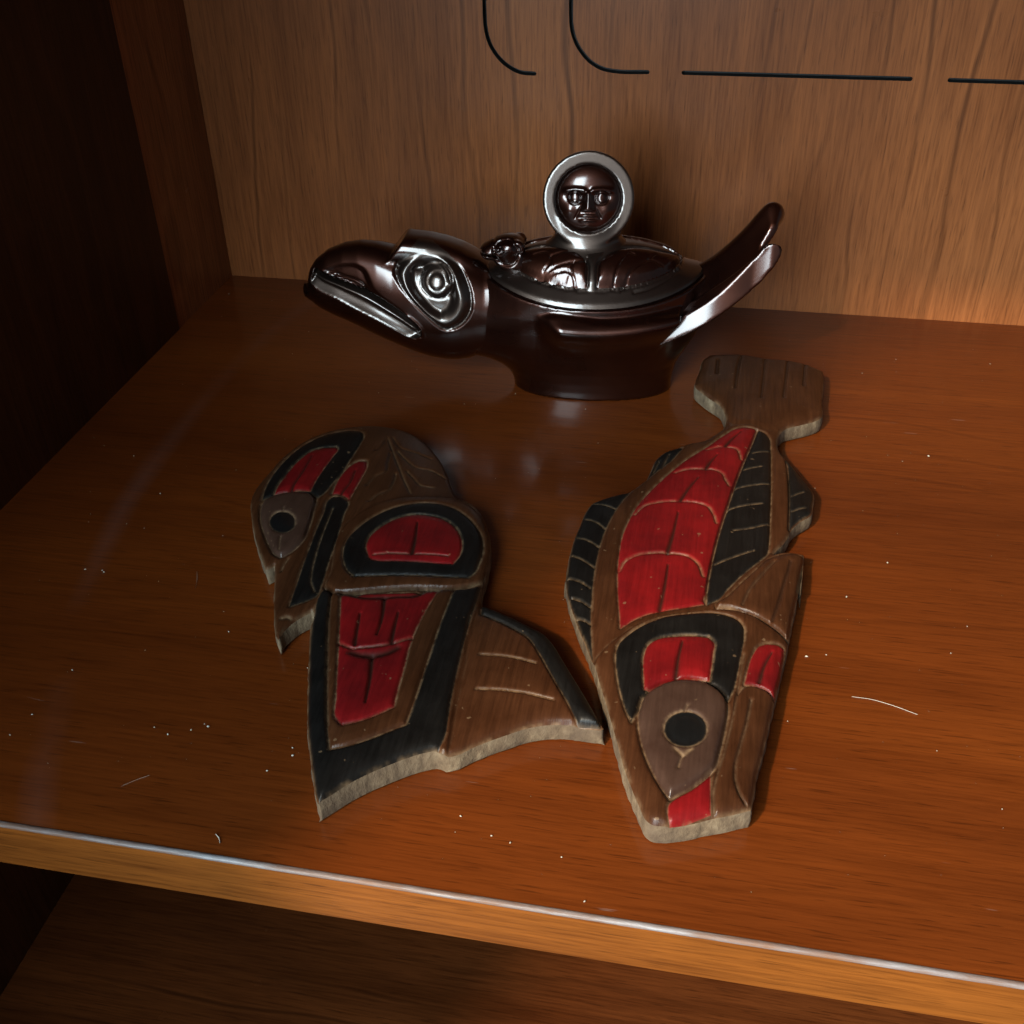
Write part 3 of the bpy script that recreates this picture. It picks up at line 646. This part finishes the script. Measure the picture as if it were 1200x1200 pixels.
def surface_net(f, org, h):
    s = f < 0
    nx, ny, nz = f.shape
    acc = np.zeros((nx-1, ny-1, nz-1, 3), np.float32); cnt = np.zeros((nx-1, ny-1, nz-1), np.float32)
    def edge(ax):
        sl0 = [slice(None)]*3; sl1 = [slice(None)]*3; sl0[ax] = slice(0, -1); sl1[ax] = slice(1, None)
        a, b = f[tuple(sl0)], f[tuple(sl1)]; m = s[tuple(sl0)] != s[tuple(sl1)]
        I = np.argwhere(m); t = (a[m] / (a[m] - b[m]))
        P = I.astype(np.float32); P[:, ax] += t
        return I, P, s[tuple(sl0)][m]
    quads = []; E = [edge(0), edge(1), edge(2)]
    for ax, (I, P, _) in enumerate(E):
        o1, o2 = [(1, 2), (2, 0), (0, 1)][ax]
        for d1 in (0, -1):
            for d2 in (0, -1):
                J = I.copy(); J[:, o1] += d1; J[:, o2] += d2
                ok = ((J >= 0) & (J < np.array([nx-1, ny-1, nz-1]))).all(1)
                np.add.at(acc, tuple(J[ok].T), P[ok]); np.add.at(cnt, tuple(J[ok].T), 1)
    idx = -np.ones(cnt.shape, np.int64); use = cnt > 0; idx[use] = np.arange(use.sum())
    V = acc[use] / cnt[use][:, None]
    for ax, (I, P, ins) in enumerate(E):
        o1, o2 = [(1, 2), (2, 0), (0, 1)][ax]
        ok = (I[:, o1] > 0) & (I[:, o2] > 0) & (I[:, o1] < np.array(cnt.shape)[o1]) & (I[:, o2] < np.array(cnt.shape)[o2])
        J = I[ok]; q = []
        for d1, d2 in ((-1, -1), (0, -1), (0, 0), (-1, 0)):
            K = J.copy(); K[:, o1] += d1; K[:, o2] += d2; q.append(idx[tuple(K.T)])
        q = np.stack(q, 1); fl = ~ins[ok]; q[fl] = q[fl][:, ::-1]; quads.append(q)
    Q = np.vstack(quads); Q = Q[(Q >= 0).all(1)]
    # shading normals from the field's gradient
    G = np.stack(np.gradient(f), -1)
    b = np.clip(np.floor(V).astype(int), 0, np.array(f.shape) - 2); t = V - b; N = 0
    for i in (0, 1):
        for j in (0, 1):
            for k in (0, 1):
                wgt = (t[:, 0] if i else 1-t[:, 0]) * (t[:, 1] if j else 1-t[:, 1]) * (t[:, 2] if k else 1-t[:, 2])
                N = N + wgt[:, None] * G[b[:, 0]+i, b[:, 1]+j, b[:, 2]+k]
    N = N / (np.linalg.norm(N, axis=1, keepdims=True) + 1e-12)
    return V * h + np.asarray(org), Q, N
def grid(lo, hi, h):
    return [np.arange(a, b + h, h, dtype=np.float64) for a, b in zip(lo, hi)]
def smin(a, b, k):
    t = np.clip(0.5 + 0.5 * (b - a) / k, 0, 1); return b * (1 - t) + a * t - k * t * (1 - t)
def net_object(name, f, axes, mat, parent, split=None):
    h = axes[0][1] - axes[0][0]
    V, Q, N = surface_net(f, (axes[0][0], axes[1][0], axes[2][0]), h)
    def sub(nm, sel, mt, par):
        q = Q[sel]; u, inv = np.unique(q.ravel(), return_inverse=True)
        return link(nm, mesh_np(nm, V[u] / 1000, inv.reshape(-1, 4), N[u]), mt, par)
    if split is None: return sub(name, np.ones(len(Q), bool), mat, parent)
    C = V[Q].mean(1); left = np.ones(len(Q), bool); todo = []
    for nm, test, mt in split:
        m_ = test(C) & left; left &= ~m_; todo.append((nm, m_, mt))
    o = sub(name, left, mat, parent)
    for nm, m_, mt in todo:
        if m_.any(): sub(nm, m_, mt, o)
    return o
def field2d(U, W): return np.stack([U.ravel(), W.ravel()], 1)

def H1(s): return crop(s, 350, 260, 7.5)
def H2(s): return crop(s, 450, 260, 7.5)

# ---- head
def make_head():
    top = UW(np.vstack([[(361, 331)], H1('92,445 100,400 150,320 250,236 400,176 540,156 700,170 800,192 858,206 '), H2('190,210 300,190 420,180 550,190 700,222 800,262 900,310')]), 0)
    bot = UW(np.vstack([H1('65,625 80,662 150,722 300,800 500,880 750,1000'), H2('150,1060 300,1120 450,1166 600,1186 720,1182 850,1150 950,1120')]), 0)
    top = top[np.argsort(top[:, 0])]; bot = bot[np.argsort(bot[:, 0])]
    ax = grid((-148, -27, 2), (-48, 27, 84), 0.7)
    u = ax[0]; T = np.interp(u, top[:, 0], top[:, 1]); Bm = np.interp(u, bot[:, 0], bot[:, 1])
    k = np.ones(3) / 3
    Bm = np.convolve(np.pad(Bm, 6, 'edge'), np.ones(13)/13, 'valid')
    u0 = min(top[0, 0], bot[0, 0])
    Wd = np.interp(u, [u0-1, u0+1, u0+5, u0+14, u0+28, u0+42, u0+56, u0+72, u0+90], [1.0, 4.5, 7.0, 10.0, 13.5, 16.5, 19.0, 20.5, 19.5])
    Wd = np.convolve(np.pad(Wd, 8, 'edge'), np.ones(17)/17, 'valid')
    c = (T + Bm) / 2; hh = np.maximum((T - Bm) / 2, 0.5)
    hh = np.sqrt(np.maximum(hh ** 2 - (0.40 * Wd) ** 2, (0.72 * hh) ** 2))
    U, Z = np.meshgrid(ax[0], ax[2], indexing='ij'); X2 = field2d(U, Z); sh = U.shape
    v = 15.0
    def q(px, vv=v): return UW(px, vv)
    # mouth
    up = smooth_curve(q(H1('110,482 150,496 350,548 600,618 800,718 950,806 1040,875 1082,935 1080,975')), False, 0.8)
    lowl = smooth_curve(q(H1('60,600 140,648 300,702 500,790 700,872 850,942 980,1002 1030,1008 1078,980')), False, 0.8)
    mouth = np.vstack([up, lowl[::-1]])
    sm = sdist(X2, mouth, 12).reshape(sh); du = seg_dist(X2, up, False, 12).reshape(sh); dl = seg_dist(X2, lowl, False, 12).reshape(sh)
    r = dl / (du + dl + 1e-6)
    carve = sstep(sm, -0.2, 0.5) * (0.5 + 5.2 * r ** 1.3 - 2.0 * np.exp(-((r - 0.66) / 0.12) ** 2))
    carve += 4.5 * sstep(sm, 0.0, 0.8) * np.exp(-(du / 1.0) ** 2)
    # lip of the upper beak, set back below a curling line, and the nostril slit
    nos = smooth_curve(q(H1('205,484 300,442 400,420 500,424 560,455 602,520 640,590 720,660 850,740 950,806')), False, 0.8)
    lip = np.vstack([nos, smooth_curve(q(H1('950,806 800,718 600,618 350,548 150,496')), False, 0.8)])
    sl = sdist(X2, lip, 6).reshape(sh); dn = seg_dist(X2, nos, False, 6).reshape(sh)
    carve += 1.3 * sstep(sl, 0, 1.2) + 0.6 * np.exp(-(dn / 0.7) ** 2)
    nl = smooth_curve(q(H1('320,515 400,532 480,545 550,578 595,612')), False, 0.8)
    carve += 1.2 * np.exp(-(seg_dist(X2, nl, False, 6).reshape(sh) / 0.8) ** 2)
    # rim of the mouth corner
    rimc = smooth_curve(q(H1('950,800 1045,870 1088,938 1080,990 1010,1014')), False, 0.8)
    carve -= 0.7 * np.exp(-((seg_dist(X2, rimc, False, 6).reshape(sh)) / 0.9) ** 2)
    # eye: sunk oval with a raised rolled ring, lids and ball
    ev = 19.0
    shrink = lambda P, k: P.mean(0) + (P - P.mean(0)) * k
    eo = smooth_curve(q(H2('280,228 400,268 520,332 640,432 720,540 768,650 775,750 742,832 682,900 602,940 540,944 460,900 380,832 280,742 180,642 110,562 72,500 82,430 140,350 210,288'), ev), True, 0.7)
    ei = smooth_curve(shrink(q(H2('188,470 230,418 300,384 380,372 480,392 560,450 592,520 620,600 640,700 602,800 520,858 430,818 330,730 240,640 196,560'), ev), 0.80), True, 0.7)
    so = sdist(X2, eo, 14).reshape(sh); si = sdist(X2, ei, 14).reshape(sh)
    ringt = np.clip(so, 0, None) / (np.clip(so, 0, None) + np.clip(-si, 0, None) + 1e-6)
    carve += 1.6 * sstep(so, -0.15, 0.5) - 2.9 * np.where((so > 0) & (si < 0), np.sin(math.pi * ringt), 0)
    carve += 0.35 * sstep(si, 0, 1.2)
    ec = q(H2('458,545'), ev)[0]; rr = np.hypot(X2[:, 0] - ec[0], X2[:, 1] - ec[1]).reshape(sh)
    kR = 142 / 7.5 * 0.395
    ball = np.sqrt(np.maximum(kR ** 2 - rr ** 2, 0)); carve -= 0.34 * ball
    carve += 0.5 * np.exp(-((rr - kR * 0.5) / 0.5) ** 2) + 0.5 * np.exp(-((rr - kR * 1.03) / 0.5) ** 2)
    for s_ in ('240,470 310,466 385,430',):
        carve += 0.6 * np.exp(-(seg_dist(X2, smooth_curve(q(H2(s_), ev), False, 0.6), False, 5).reshape(sh) / 0.5) ** 2)
    Y = np.abs(ax[1])[None, :, None]
    n = 2.25
    tz = np.abs((Z - c[:, None]) / hh[:, None])
    rho = (tz[:, None, :] ** n + (Y / Wd[:, None, None]) ** n) ** (1 / n)
    f = (rho - 1) * np.minimum(hh, Wd)[:, None, None] * 0.95
    side_w = np.clip(Y / (0.55 * Wd[:, None, None]), 0, 1)
    f = f + carve[:, None, :] * side_w
    # brow plate: a raised slab over the crown with a slanting front face
    bt_ = UW(H2('200,72 232,74 400,94 550,128 700,182 800,236 900,300'), 0)
    bz = np.interp(u, bt_[:, 0], bt_[:, 1]); bh = 7.0; Z = np.broadcast_to(Z, sh)
    rb = (((np.abs(Z - (bz - bh - 0.9)[:, None])) / bh)[:, None, :] ** 2.6 + (Y / 11.0) ** 2.6) ** (1 / 2.6)
    fb = (rb - 1) * bh
    e_ = UW(H1('858,212 955,82'), 0); k_ = (e_[1, 0] - e_[0, 0]) / (e_[1, 1] - e_[0, 1])
    cutp = (e_[0, 0] + k_ * (Z - e_[0, 1])) - U
    fb = -smin(-fb, -(cutp[:, None, :] + 0 * Y), 0.8)
    f = smin(f, fb, 1.2)
    # back end: a crisp edge that stands over the neck
    bk = UW(H2('800,240 880,420 960,530 1000,680 1002,850 962,1000 880,1085 800,1130'), 14)
    o_ = np.argsort(bk[:, 1]); ub = np.interp(ax[2], bk[o_, 1], bk[o_, 0]); ub = np.convolve(np.pad(ub, 5, 'edge'), np.ones(11)/11, 'valid')
    f = -smin(-f, -((U - ub[None, :])[:, None, :] + 0 * Y), 0.8)
    f = np.maximum(f, (u0 - 0.5 - U)[:, None, :] + 0 * Y)
    xz = lambda C: C[:, [0, 2]]
    return net_object('head', f, ax, M_POT, pot, [
        ('eye', lambda C: inside(xz(C), eo) & (C[:, 1] < -5), M_POT2), ('eye', lambda C: inside(xz(C), eo) & (C[:, 1] > 5), M_POT2),
        ('mouth', lambda C: inside(xz(C), mouth), M_POT2)])
make_head()

# ---- bowl, neck and foot
def rim_z(u): return 54.0 + 8.5 * np.clip(np.abs(u + 1) / 50, 0, 1.3) ** 2.2
def make_bowl():
    ax = grid((-84, -36, -1.5), (62, 36, 70), 0.8)
    U, Y, Z = np.meshgrid(*ax, indexing='ij'); Y = np.abs(Y)
    zz = [0, 4, 9, 15, 22, 30, 38, 46, 54, 66]
    uL = np.interp(Z, zz, [-38.8, -39.4, -41.5, -45, -49.5, -54, -56, -56, -54, -51])
    uR = np.interp(Z, zz, [39, 39, 39.5, 41, 44.5, 49, 52, 53, 53, 52])
    Wd = np.interp(Z, zz, [18.5, 18.8, 19.6, 21, 23.5, 26.0, 28.0, 29.0, 29.0, 28.0])
    n = 2.15
    rho = (np.abs((U - (uL + uR) / 2) / ((uR - uL) / 2)) ** n + (Y / Wd) ** n) ** (1 / n)
    f = (rho - 1) * Wd * 0.9
    # neck
    t = np.clip((U + 84) / 50, 0, 1)
    cz = 36.5 + 2 * t; hz = 19.0 + 4.0 * t; wy = 13.0 + 8 * t
    rn = (np.abs((Z - cz) / hz) ** 2.2 + (Y / wy) ** 2.2) ** (1 / 2.2)
    fn = (rn - 1) * 16; fn = np.maximum(fn, np.maximum(-84 - U, U + 30))
    f = smin(f, fn, 7.0)
    # folded wing: a rolled band on each flank, blunt at its rear end
    U2, Z2 = np.meshgrid(ax[0], ax[2], indexing='ij'); X2 = field2d(U2, Z2); sh = U2.shape
    wc = smooth_curve(UW(crop('372,178 420,190 520,200 640,204 780,198 900,186 1046,168', 560, 340, 4.444), 28), False, 0.8)
    wb = smooth_curve(UW(crop('330,136 400,124 520,134 640,148 780,146 900,138 1052,128', 560, 340, 4.444), 28), False, 0.8)
    d = seg_dist(X2, wc, False, 40).reshape(sh)
    above = np.interp(X2[:, 0], wb[:, 0], wb[:, 1]).reshape(sh)
    cen = np.interp(X2[:, 0], wc[:, 0], wc[:, 1]).reshape(sh)
    e0, e1 = wc[0, 0], UW(crop('1062,160', 560, 340, 4.444), 28)[0, 0]
    prof = np.where(Z2 > cen, np.exp(-(np.maximum(Z2 - cen, 0) / 5.0) ** 2) * sstep(above - Z2, -0.5, 1.2), np.exp(-(np.maximum(cen - Z2, 0) / 9.0) ** 2))
    lo_e = e1 - 0.55 * np.maximum(cen - Z2, 0)
    prof = prof * sstep(U2, e0 - 7, e0 + 6) * sstep(lo_e - U2, -0.3, 0.9)
    f = f - (6.0 * prof)[:, None, :] * (Y > 6)
    # crease where the neck tucks behind the head is left to the head's own edge
    f = np.maximum(f, Z - (rim_z(U) - 1.8))
    f = np.maximum(f, 0.0 - Z)
    def in_wing(C, sg):
        i = np.clip(np.round((C[:, 0] - ax[0][0]) / 0.8).astype(int), 0, sh[0] - 1); k = np.clip(np.round((C[:, 2] - ax[2][0]) / 0.8).astype(int), 0, sh[1] - 1)
        return (prof[i, k] > 0.30) & (C[:, 1] * sg > 6)
    return net_object('bowl', f, ax, M_POT, pot, [('wing', lambda C: in_wing(C, -1), M_POT), ('wing', lambda C: in_wing(C, 1), M_POT)])
make_bowl()

# ---- tail
def make_tail():
    ax = grid((26, -31, 22), (92, 31, 104), 0.7)
    U, Z = np.meshgrid(ax[0], ax[2], indexing='ij'); X2 = field2d(U, Z); sh = U.shape
    T6 = lambda s: crop(s, 790, 220, 6.6667)
    cc = smooth_curve(UW(T6('60,740 180,665 300,610 430,520 540,430 640,335 735,235 790,185'), 0), False, 1.0)[::1]
    cs = smooth_curve(UW(T6('-120,1160 40,1085 200,1000 380,890 540,780 660,690 740,610 790,545'), 21), False, 1.0)
    n = 60
    rs = lambda P: np.stack([np.interp(np.linspace(0, 1, n), np.linspace(0, 1, len(P)), P[:, i]) for i in (0, 1)], 1)
    cc, cs = rs(cc), rs(cs)
    # pull the root of the side feather down onto the bowl
    f = np.empty((len(ax[0]), len(ax[1]), len(ax[2])))
    s = np.linspace(0, 1, n)
    Wt = 21.5 + 2.0 * np.sin(math.pi * np.minimum(s * 1.3, 1)) - 4.0 * s ** 2
    for j, y in enumerate(ax[1]):
        y = abs(y); a = min(1.0, y / 20.5)
        b = a ** 1.5
        P = cc * (1 - b) + cs * b
        # three lobes: the tip falls back between the feathers
        notch = math.exp(-((a - 0.62) / 0.12) ** 2)
        m = int(n - 1 - 9 * notch); P = P[:max(m, 10)]
        d = seg_dist(X2, P, False, 60).reshape(sh)
        th = 1.5 + 2.7 * sstep(np.array(a), 0.72, 0.84)
        tt = np.interp(X2[:, 0], P[:, 0], s[:len(P)]).reshape(sh)
        lim = np.interp(tt, s, Wt)
        th = th + (1.6 + 2.6 * tt) * math.exp(-(a / 0.30) ** 2)
        zc = np.interp(X2[:, 0], P[:, 0], P[:, 1]).reshape(sh)
        sidef = (y - lim + 0.30 * np.clip(Z - zc, -5, 5)) / 1.04           # flanks lean inwards towards the top
        f[:, j, :] = -smin(-(d - th), -sidef, 0.9)
    return net_object('tail', f, ax, M_POT, pot)
make_tail()

# ---- lid: a domed relief over an oval plan
LA, LB, LC = 51.5, 28.5, (-1.0, 0.0)
def lid_base(q):                # q in metres, local plan -> metres
    u = q[:, 0] * 1000 - LC[0]; y = q[:, 1] * 1000 - LC[1]
    r = np.sqrt((u / LA) ** 2 + (y / LB) ** 2)
    base = rim_z(u + LC[0]); rc = np.clip(r, 0, 1)
    g = np.where(rc > 0.80, 6.0 * (1 - rc) / 0.20, 6.0 + 15.5 * np.clip(1 - (rc / 0.815) ** 2, 0, 1) ** 0.78)
    return (base + g) / 1000
def make_lid():
    n = 150; a = np.linspace(0, 2 * math.pi, n, endpoint=False)
    O = np.stack([LC[0] + LA * np.cos(a), LC[1] + LB * np.sin(a)], 1)
    O = smooth_curve(O, True, 0.9)
    def lay(px):
        return on_surface(px, lid_base, 0.04, 0.09, to_local)[:, :2] * 1000
    L3 = lambda s: crop(s, 550, 240, 8.0); L5 = lambda s: crop(s, 690, 270, 8.0)
    regs = []
    inner = 0.80
    def oval(a0, a1, k, m=24): 
        t = np.linspace(a0, a1, m); return np.stack([LC[0] + LA*k*np.cos(t), LC[1] + LB*k*np.sin(t)], 1)
    def panel(sgn_u, sgn_y):
        # quarter panel between the middle rib and the flange
        g = math.radians(6)
        if sgn_u > 0: arc = oval(-math.pi/2 + 0.055, -0.03, 0.78)
        else: arc = oval(-math.pi + 0.03, -math.pi/2 - 0.055, 0.78)
        x0 = 7.0 * sgn_u
        topc = np.array([(LC[0] + 0.62*LA*sgn_u, -3.2), (LC[0] + 0.4*LA*sgn_u, -4.5), (LC[0] + x0 + 7*sgn_u, -6.5), (LC[0] + x0, -10), (LC[0] + 2.6*sgn_u, -15)])
        P = np.vstack([arc, topc]) if sgn_u > 0 else np.vstack([arc, topc[::-1]])
        if sgn_y > 0: P = P * np.array([1, -1])
        if (P[:, 0]*np.roll(P[:, 1], -1) - P[:, 1]*np.roll(P[:, 0], -1)).sum() < 0: P = P[::-1]
        return smooth_curve(P, True, 0.8, 50)
    for su in (-1, 1):
        for sy in (-1, 1): regs.append(dict(name='carved_panel', mat=M_POT, poly=panel(su, sy), dz=0.3, g=1.0, gw=0.6, wear=0, round=0.8))
    lines = []
    def line(px, w=0.5, d=0.8, **k):
        P = lay(px)
        for m in (1, -1): lines.append(dict(p=smooth_curve(P * np.array([1, m]), False, 0.6, 60), w=w, d=d, **k))
    for s in ('600,486 660,466 715,458 750,490 768,520 745,575 700,620', '770,495 850,465 950,442 1080,432', '610,690 700,650 800,600 900,565 1000,545 1080,520 1110,490',
              '650,700 760,655 850,635 920,632 965,665 990,720 1005,765', '760,720 830,698 910,692', '975,560 960,610 965,640'): line(L3(s), 0.45, 0.42)
    for s in ('330,250 370,215 430,245', '300,560 340,490 390,400 460,345 560,290 620,240', '560,290 640,315 700,345', '230,500 245,440 280,330 330,260', '420,580 520,560 640,510 760,440 840,370'): line(L5(s), 0.45, 0.42)
    def hf(X, de): return lid_base(X / 1000) * 1000
    X, F, lab, H, wear, dark = relief(O, hf, regs, lines, [], 0.9, 0.8, edge_wear=0, lip=0.9, seed=3)
    V = np.column_stack([X, H]) / 1000
    # close the lid with a rim going down into the bowl
    names = [('lid', None)] + [('carved_panel', 'lid')] * len(regs)
    return emit(X, F, lab, H, wear, dark, names, [M_POT2] + [M_POT] * len(regs), pot, (0, 0, 0), raw=M_POT, base=0.0475, skirt=2.2)['lid']
lid = make_lid()

# ---- finial: an upright disc with a face, on a short flared stem
FU = UW([(689.5, 236)], 4)[0]; FR = 20.6; TILT = math.radians(14)
def make_finial():
    ax = grid((FU[0]-28, -14, 56), (FU[0]+28, 14, 120), 0.7)
    U, Y, Z = np.meshgrid(*ax, indexing='ij')
    x = U - FU[0]; zc = Z - FU[1]; y = Y * math.cos(TILT) - zc * math.sin(TILT); z = zc * math.cos(TILT) + Y * math.sin(TILT)
    # y grows away from the viewer; front face at y = -4.5, rounded back
    r = np.hypot(x, z)
    cr = np.where(y < 0, 0.7, 3.0)
    qx = r - (FR - cr); qy = np.abs(y) - (3.6 - np.where(y < 0, 0.7, 3.0) + np.where(y < 0, 0, 1.2))
    fd = np.hypot(np.maximum(qx, 0), np.maximum(qy, 0)) + np.minimum(np.maximum(qx, qy), 0) - cr
    stem_r = 11.5 + 9 * np.clip((80 - Z) / 10, 0, 1.6) ** 2
    fs = np.hypot(x / 1.25, Y * 1.45) - stem_r; fs = np.maximum(fs, np.maximum(66 - Z, Z - (FU[1] - 8)))
    f = smin(fd, fs, 3.0)
    f = np.maximum(f, -np.maximum(r - 15.0, y + 1.2))           # recess for the face
    return net_object('finial', f, ax, M_POT2, lid)
make_finial()
def make_face():
    R = 14.9; a = np.linspace(0, 2*math.pi, 90, endpoint=False)
    O = np.stack([R*np.cos(a), R*np.sin(a)], 1)
    def hf(X, de):
        x, y = X[:, 0], X[:, 1]; ax_ = np.abs(x)
        g = lambda cx, cy, sx, sy: np.exp(-((ax_ - cx) / sx) ** 2 - ((y - cy) / sy) ** 2)
        h = 0.3 + 4.6 * np.sqrt(np.clip(1 - (x / 15.2) ** 2 - ((y) / 15.2) ** 2, 0, 1))
        h += 0.9 * np.exp(-((y - (4.1 - 0.02 * (ax_ - 5.5) ** 2)) / 1.1) ** 2) * sstep(12.5 - ax_, 0, 3) * sstep(ax_, 0.3, 2.0)    # brows
        h -= 1.7 * g(5.9, 0.9, 3.9, 2.3)                                   # sockets
        e = 2.3 ** 2 - ((ax_ - 6.0) ** 2 + (y - 0.6) ** 2); h += 0.75 * np.sqrt(np.clip(e, 0, None))   # eyeballs
        h -= 0.45 * np.exp(-((np.hypot(ax_ - 6.0, y - 0.6) - 2.7) / 0.4) ** 2)
        nose = sstep(4.5 - y, 0, 2) * sstep(y + 5.3, 0, 1.2); wN = 0.7 + 0.17 * (4.5 - y)
        h += (1.2 + 0.16 * (4.5 - y)) * nose * np.exp(-(ax_ / np.maximum(wN, 0.4)) ** 2 * 0.8)
        h += 0.6 * g(1.7, -4.4, 0.9, 0.8)                                     # nostril wings
        h -= 0.6 * np.exp(-((ax_ - (3.0 + 0.5 * (-3.0 - y))) / 0.5) ** 2) * sstep(-2.5 - y, 0, 1) * sstep(y + 9, 0, 1)   # nose-mouth lines
        mth = np.exp(-(ax_ / 3.6) ** 4)
        h += 1.0 * mth * (np.exp(-((y + 7.2) / 0.75) ** 2) + np.exp(-((y + 9.1) / 0.8) ** 2)) - 0.6 * mth * np.exp(-((y + 8.15) / 0.35) ** 2)
        h += 0.7 * g(0, -11.4, 2.6, 1.5)                                      # chin
        h += 0.6 * g(8.6, -5.0, 2.6, 3.2)                                       # cheeks
        return h
    X, F, lab, H, wear, dark = relief(O, hf, [], [], [], 0.42, 0.5, edge_wear=0, lip=0.3, seed=8)
    # stand the plan upright on the tilted disc
    V = np.column_stack([X, H]); ct, st = math.cos(TILT), math.sin(TILT)
    yy = -V[:, 2] - 0.2; z = V[:, 1]
    P = np.column_stack([V[:, 0] + FU[0], yy * ct + z * st, z * ct - yy * st + FU[1]])
    N = vnormals(P, F)
    link('face', mesh_np('face', P / 1000, F, N), M_POT, lid)
make_face()

# ---- little crouching creature's head at the front of the lid
def make_creature():
    c = UW([(592, 290)], 6)[0]
    ax = grid((c[0]-16, -19, c[1]-14), (c[0]+16, 8, c[1]+13), 0.5)
    U, Y, Z = np.meshgrid(*ax, indexing='ij'); x = U - c[0]; y = Y + 6; z = Z - c[1]
    def ell(cx, cy, cz, a, b, d): 
        return (np.sqrt(((x-cx)/a)**2 + ((y-cy)/b)**2 + ((z-cz)/d)**2) - 1) * min(a, b, d)
    f = ell(0, 0, -0.5, 8.8, 7.5, 6.2)
    f = smin(f, ell(2.5, 0, 1.8, 6.5, 7.6, 4.6), 1.5)
    f = smin(f, ell(-7.5, 0, -1.6, 4.2, 6.0, 4.0), 1.5)          # snout
    f = smin(f, ell(4, 0, -7, 8, 7, 5), 3)                        # chest resting on the lid
    for s in (-1, 1):
        f = smin(f, ell(6.2, 5.0*s, 2.2, 3.4, 2.6, 3.2), 1.0)      # ears
        f = -smin(-f, ell(6.0, 7.6*s, 2.4, 2.0, 1.3, 1.9), 0.5)
        f = -smin(-f, ell(-2.6, 6.8*s, 1.2, 2.3, 1.6, 1.9), 0.5)   # eye sockets
        f = smin(f, ell(-2.6, 6.0*s, 1.2, 1.4, 1.4, 1.4), 0.3)
        f = -smin(-f, ell(-11.2, 2.2*s, -0.6, 1.2, 0.9, 0.9), 0.4)  # nostrils
    # mouth line, cheek line and brow
    f = np.maximum(f, -(np.maximum(np.abs(z + 2.9 + 0.14 * x) - 0.55, x + 3.0)))
    f = f + 0.7 * np.exp(-((np.hypot(x - 1.0, z + 0.5) - 5.6) / 0.6) ** 2) * (np.abs(y) > 3)
    f = f + 0.5 * np.exp(-((x + 5.0) / 0.6) ** 2) * (z > 0)
    return net_object('creature_head', f, ax, M_POT, lid)
make_creature()

# ------------------------------------------------------------------ dust and hairs on the shelf
def dust():
    V = []; F = []
    def speck(x, y, r, z=0.0003):
        b = len(V); k = 5
        a0 = random.random() * 6.28; e = random.uniform(0.5, 1.0); th = random.random() * 3.14
        for i in range(k):
            a = a0 + i * 2 * math.pi / k; p = r * random.uniform(0.7, 1.1); dx, dy = p * math.cos(a), p * math.sin(a) * e
            V.append((x + dx*math.cos(th) - dy*math.sin(th), y + dx*math.sin(th) + dy*math.cos(th), z))
        V.append((x, y, z + r * 0.8))
        F.extend((b + i, b + (i + 1) % k, b + k) for i in range(k))
    fixed = '38,838 181,853 197,861 224,856 244,852 343,877 343,886 313,904 186,682 120,669 85,786 12,862 598,988 576,980 685,1057 658,1005 540,957 1040,660 945,770 968,768 1088,535 1160,427 992,700 604,462 686,480 157,535 188,579 100,668 122,671 268,741'.split()
    for q in fixed:
        p = on_z([tuple(map(float, q.split(',')))], 0.0)[0]; speck(p[0], p[1], random.uniform(0.0003, 0.0006))
    for _ in range(130):
        x = random.uniform(0.0, 0.46); y = random.uniform(-0.39, -0.01); speck(x, y, random.uniform(0.00008, 0.00028))
    for _ in range(500):
        speck(random.uniform(0.0, 0.46), random.uniform(-0.395, -0.01), random.uniform(0.00004, 0.00011))
    def hair(px, r):
        P = on_z(pts(px), 0.0); P = smooth_curve(P[:, :2], False, 0.0012)
        T = np.gradient(P, axis=0); T /= np.linalg.norm(T, axis=1, keepdims=True); Nn = np.stack([-T[:, 1], T[:, 0]], 1)
        n = len(P); b = len(V)
        for i in range(n):
            k = 0.6 * r * (0.4 + 0.6 * math.sin(math.pi * (i + 0.5) / n))
            for off, z in ((-1, 0.0002), (0, 0.0002 + 1.2 * r), (1, 0.0002)): V.append((*(P[i] + Nn[i] * k * off), z))
        for i in range(n - 1):
            for j in range(2):
                p = b + i * 3 + j; F.append((p, p + 3, p + 4)); F.append((p, p + 4, p + 1))
    hair('998,817 1020,820 1045,827 1075,838', 0.00010)
    hair('253,978 257,983 258,989', 0.00025); hair('142,922 158,915 175,909', 0.00004)
    hair('231,670 231,680 229,690', 0.00012)
    m = mesh_np('dust', np.array(V), np.array(F), smooth=False)
    o = link('dust', m, M_DUST); o['kind'] = 'stuff'; tag(o, 'pale specks of dust and a few hairs on the wooden shelf', 'dust')
dust()
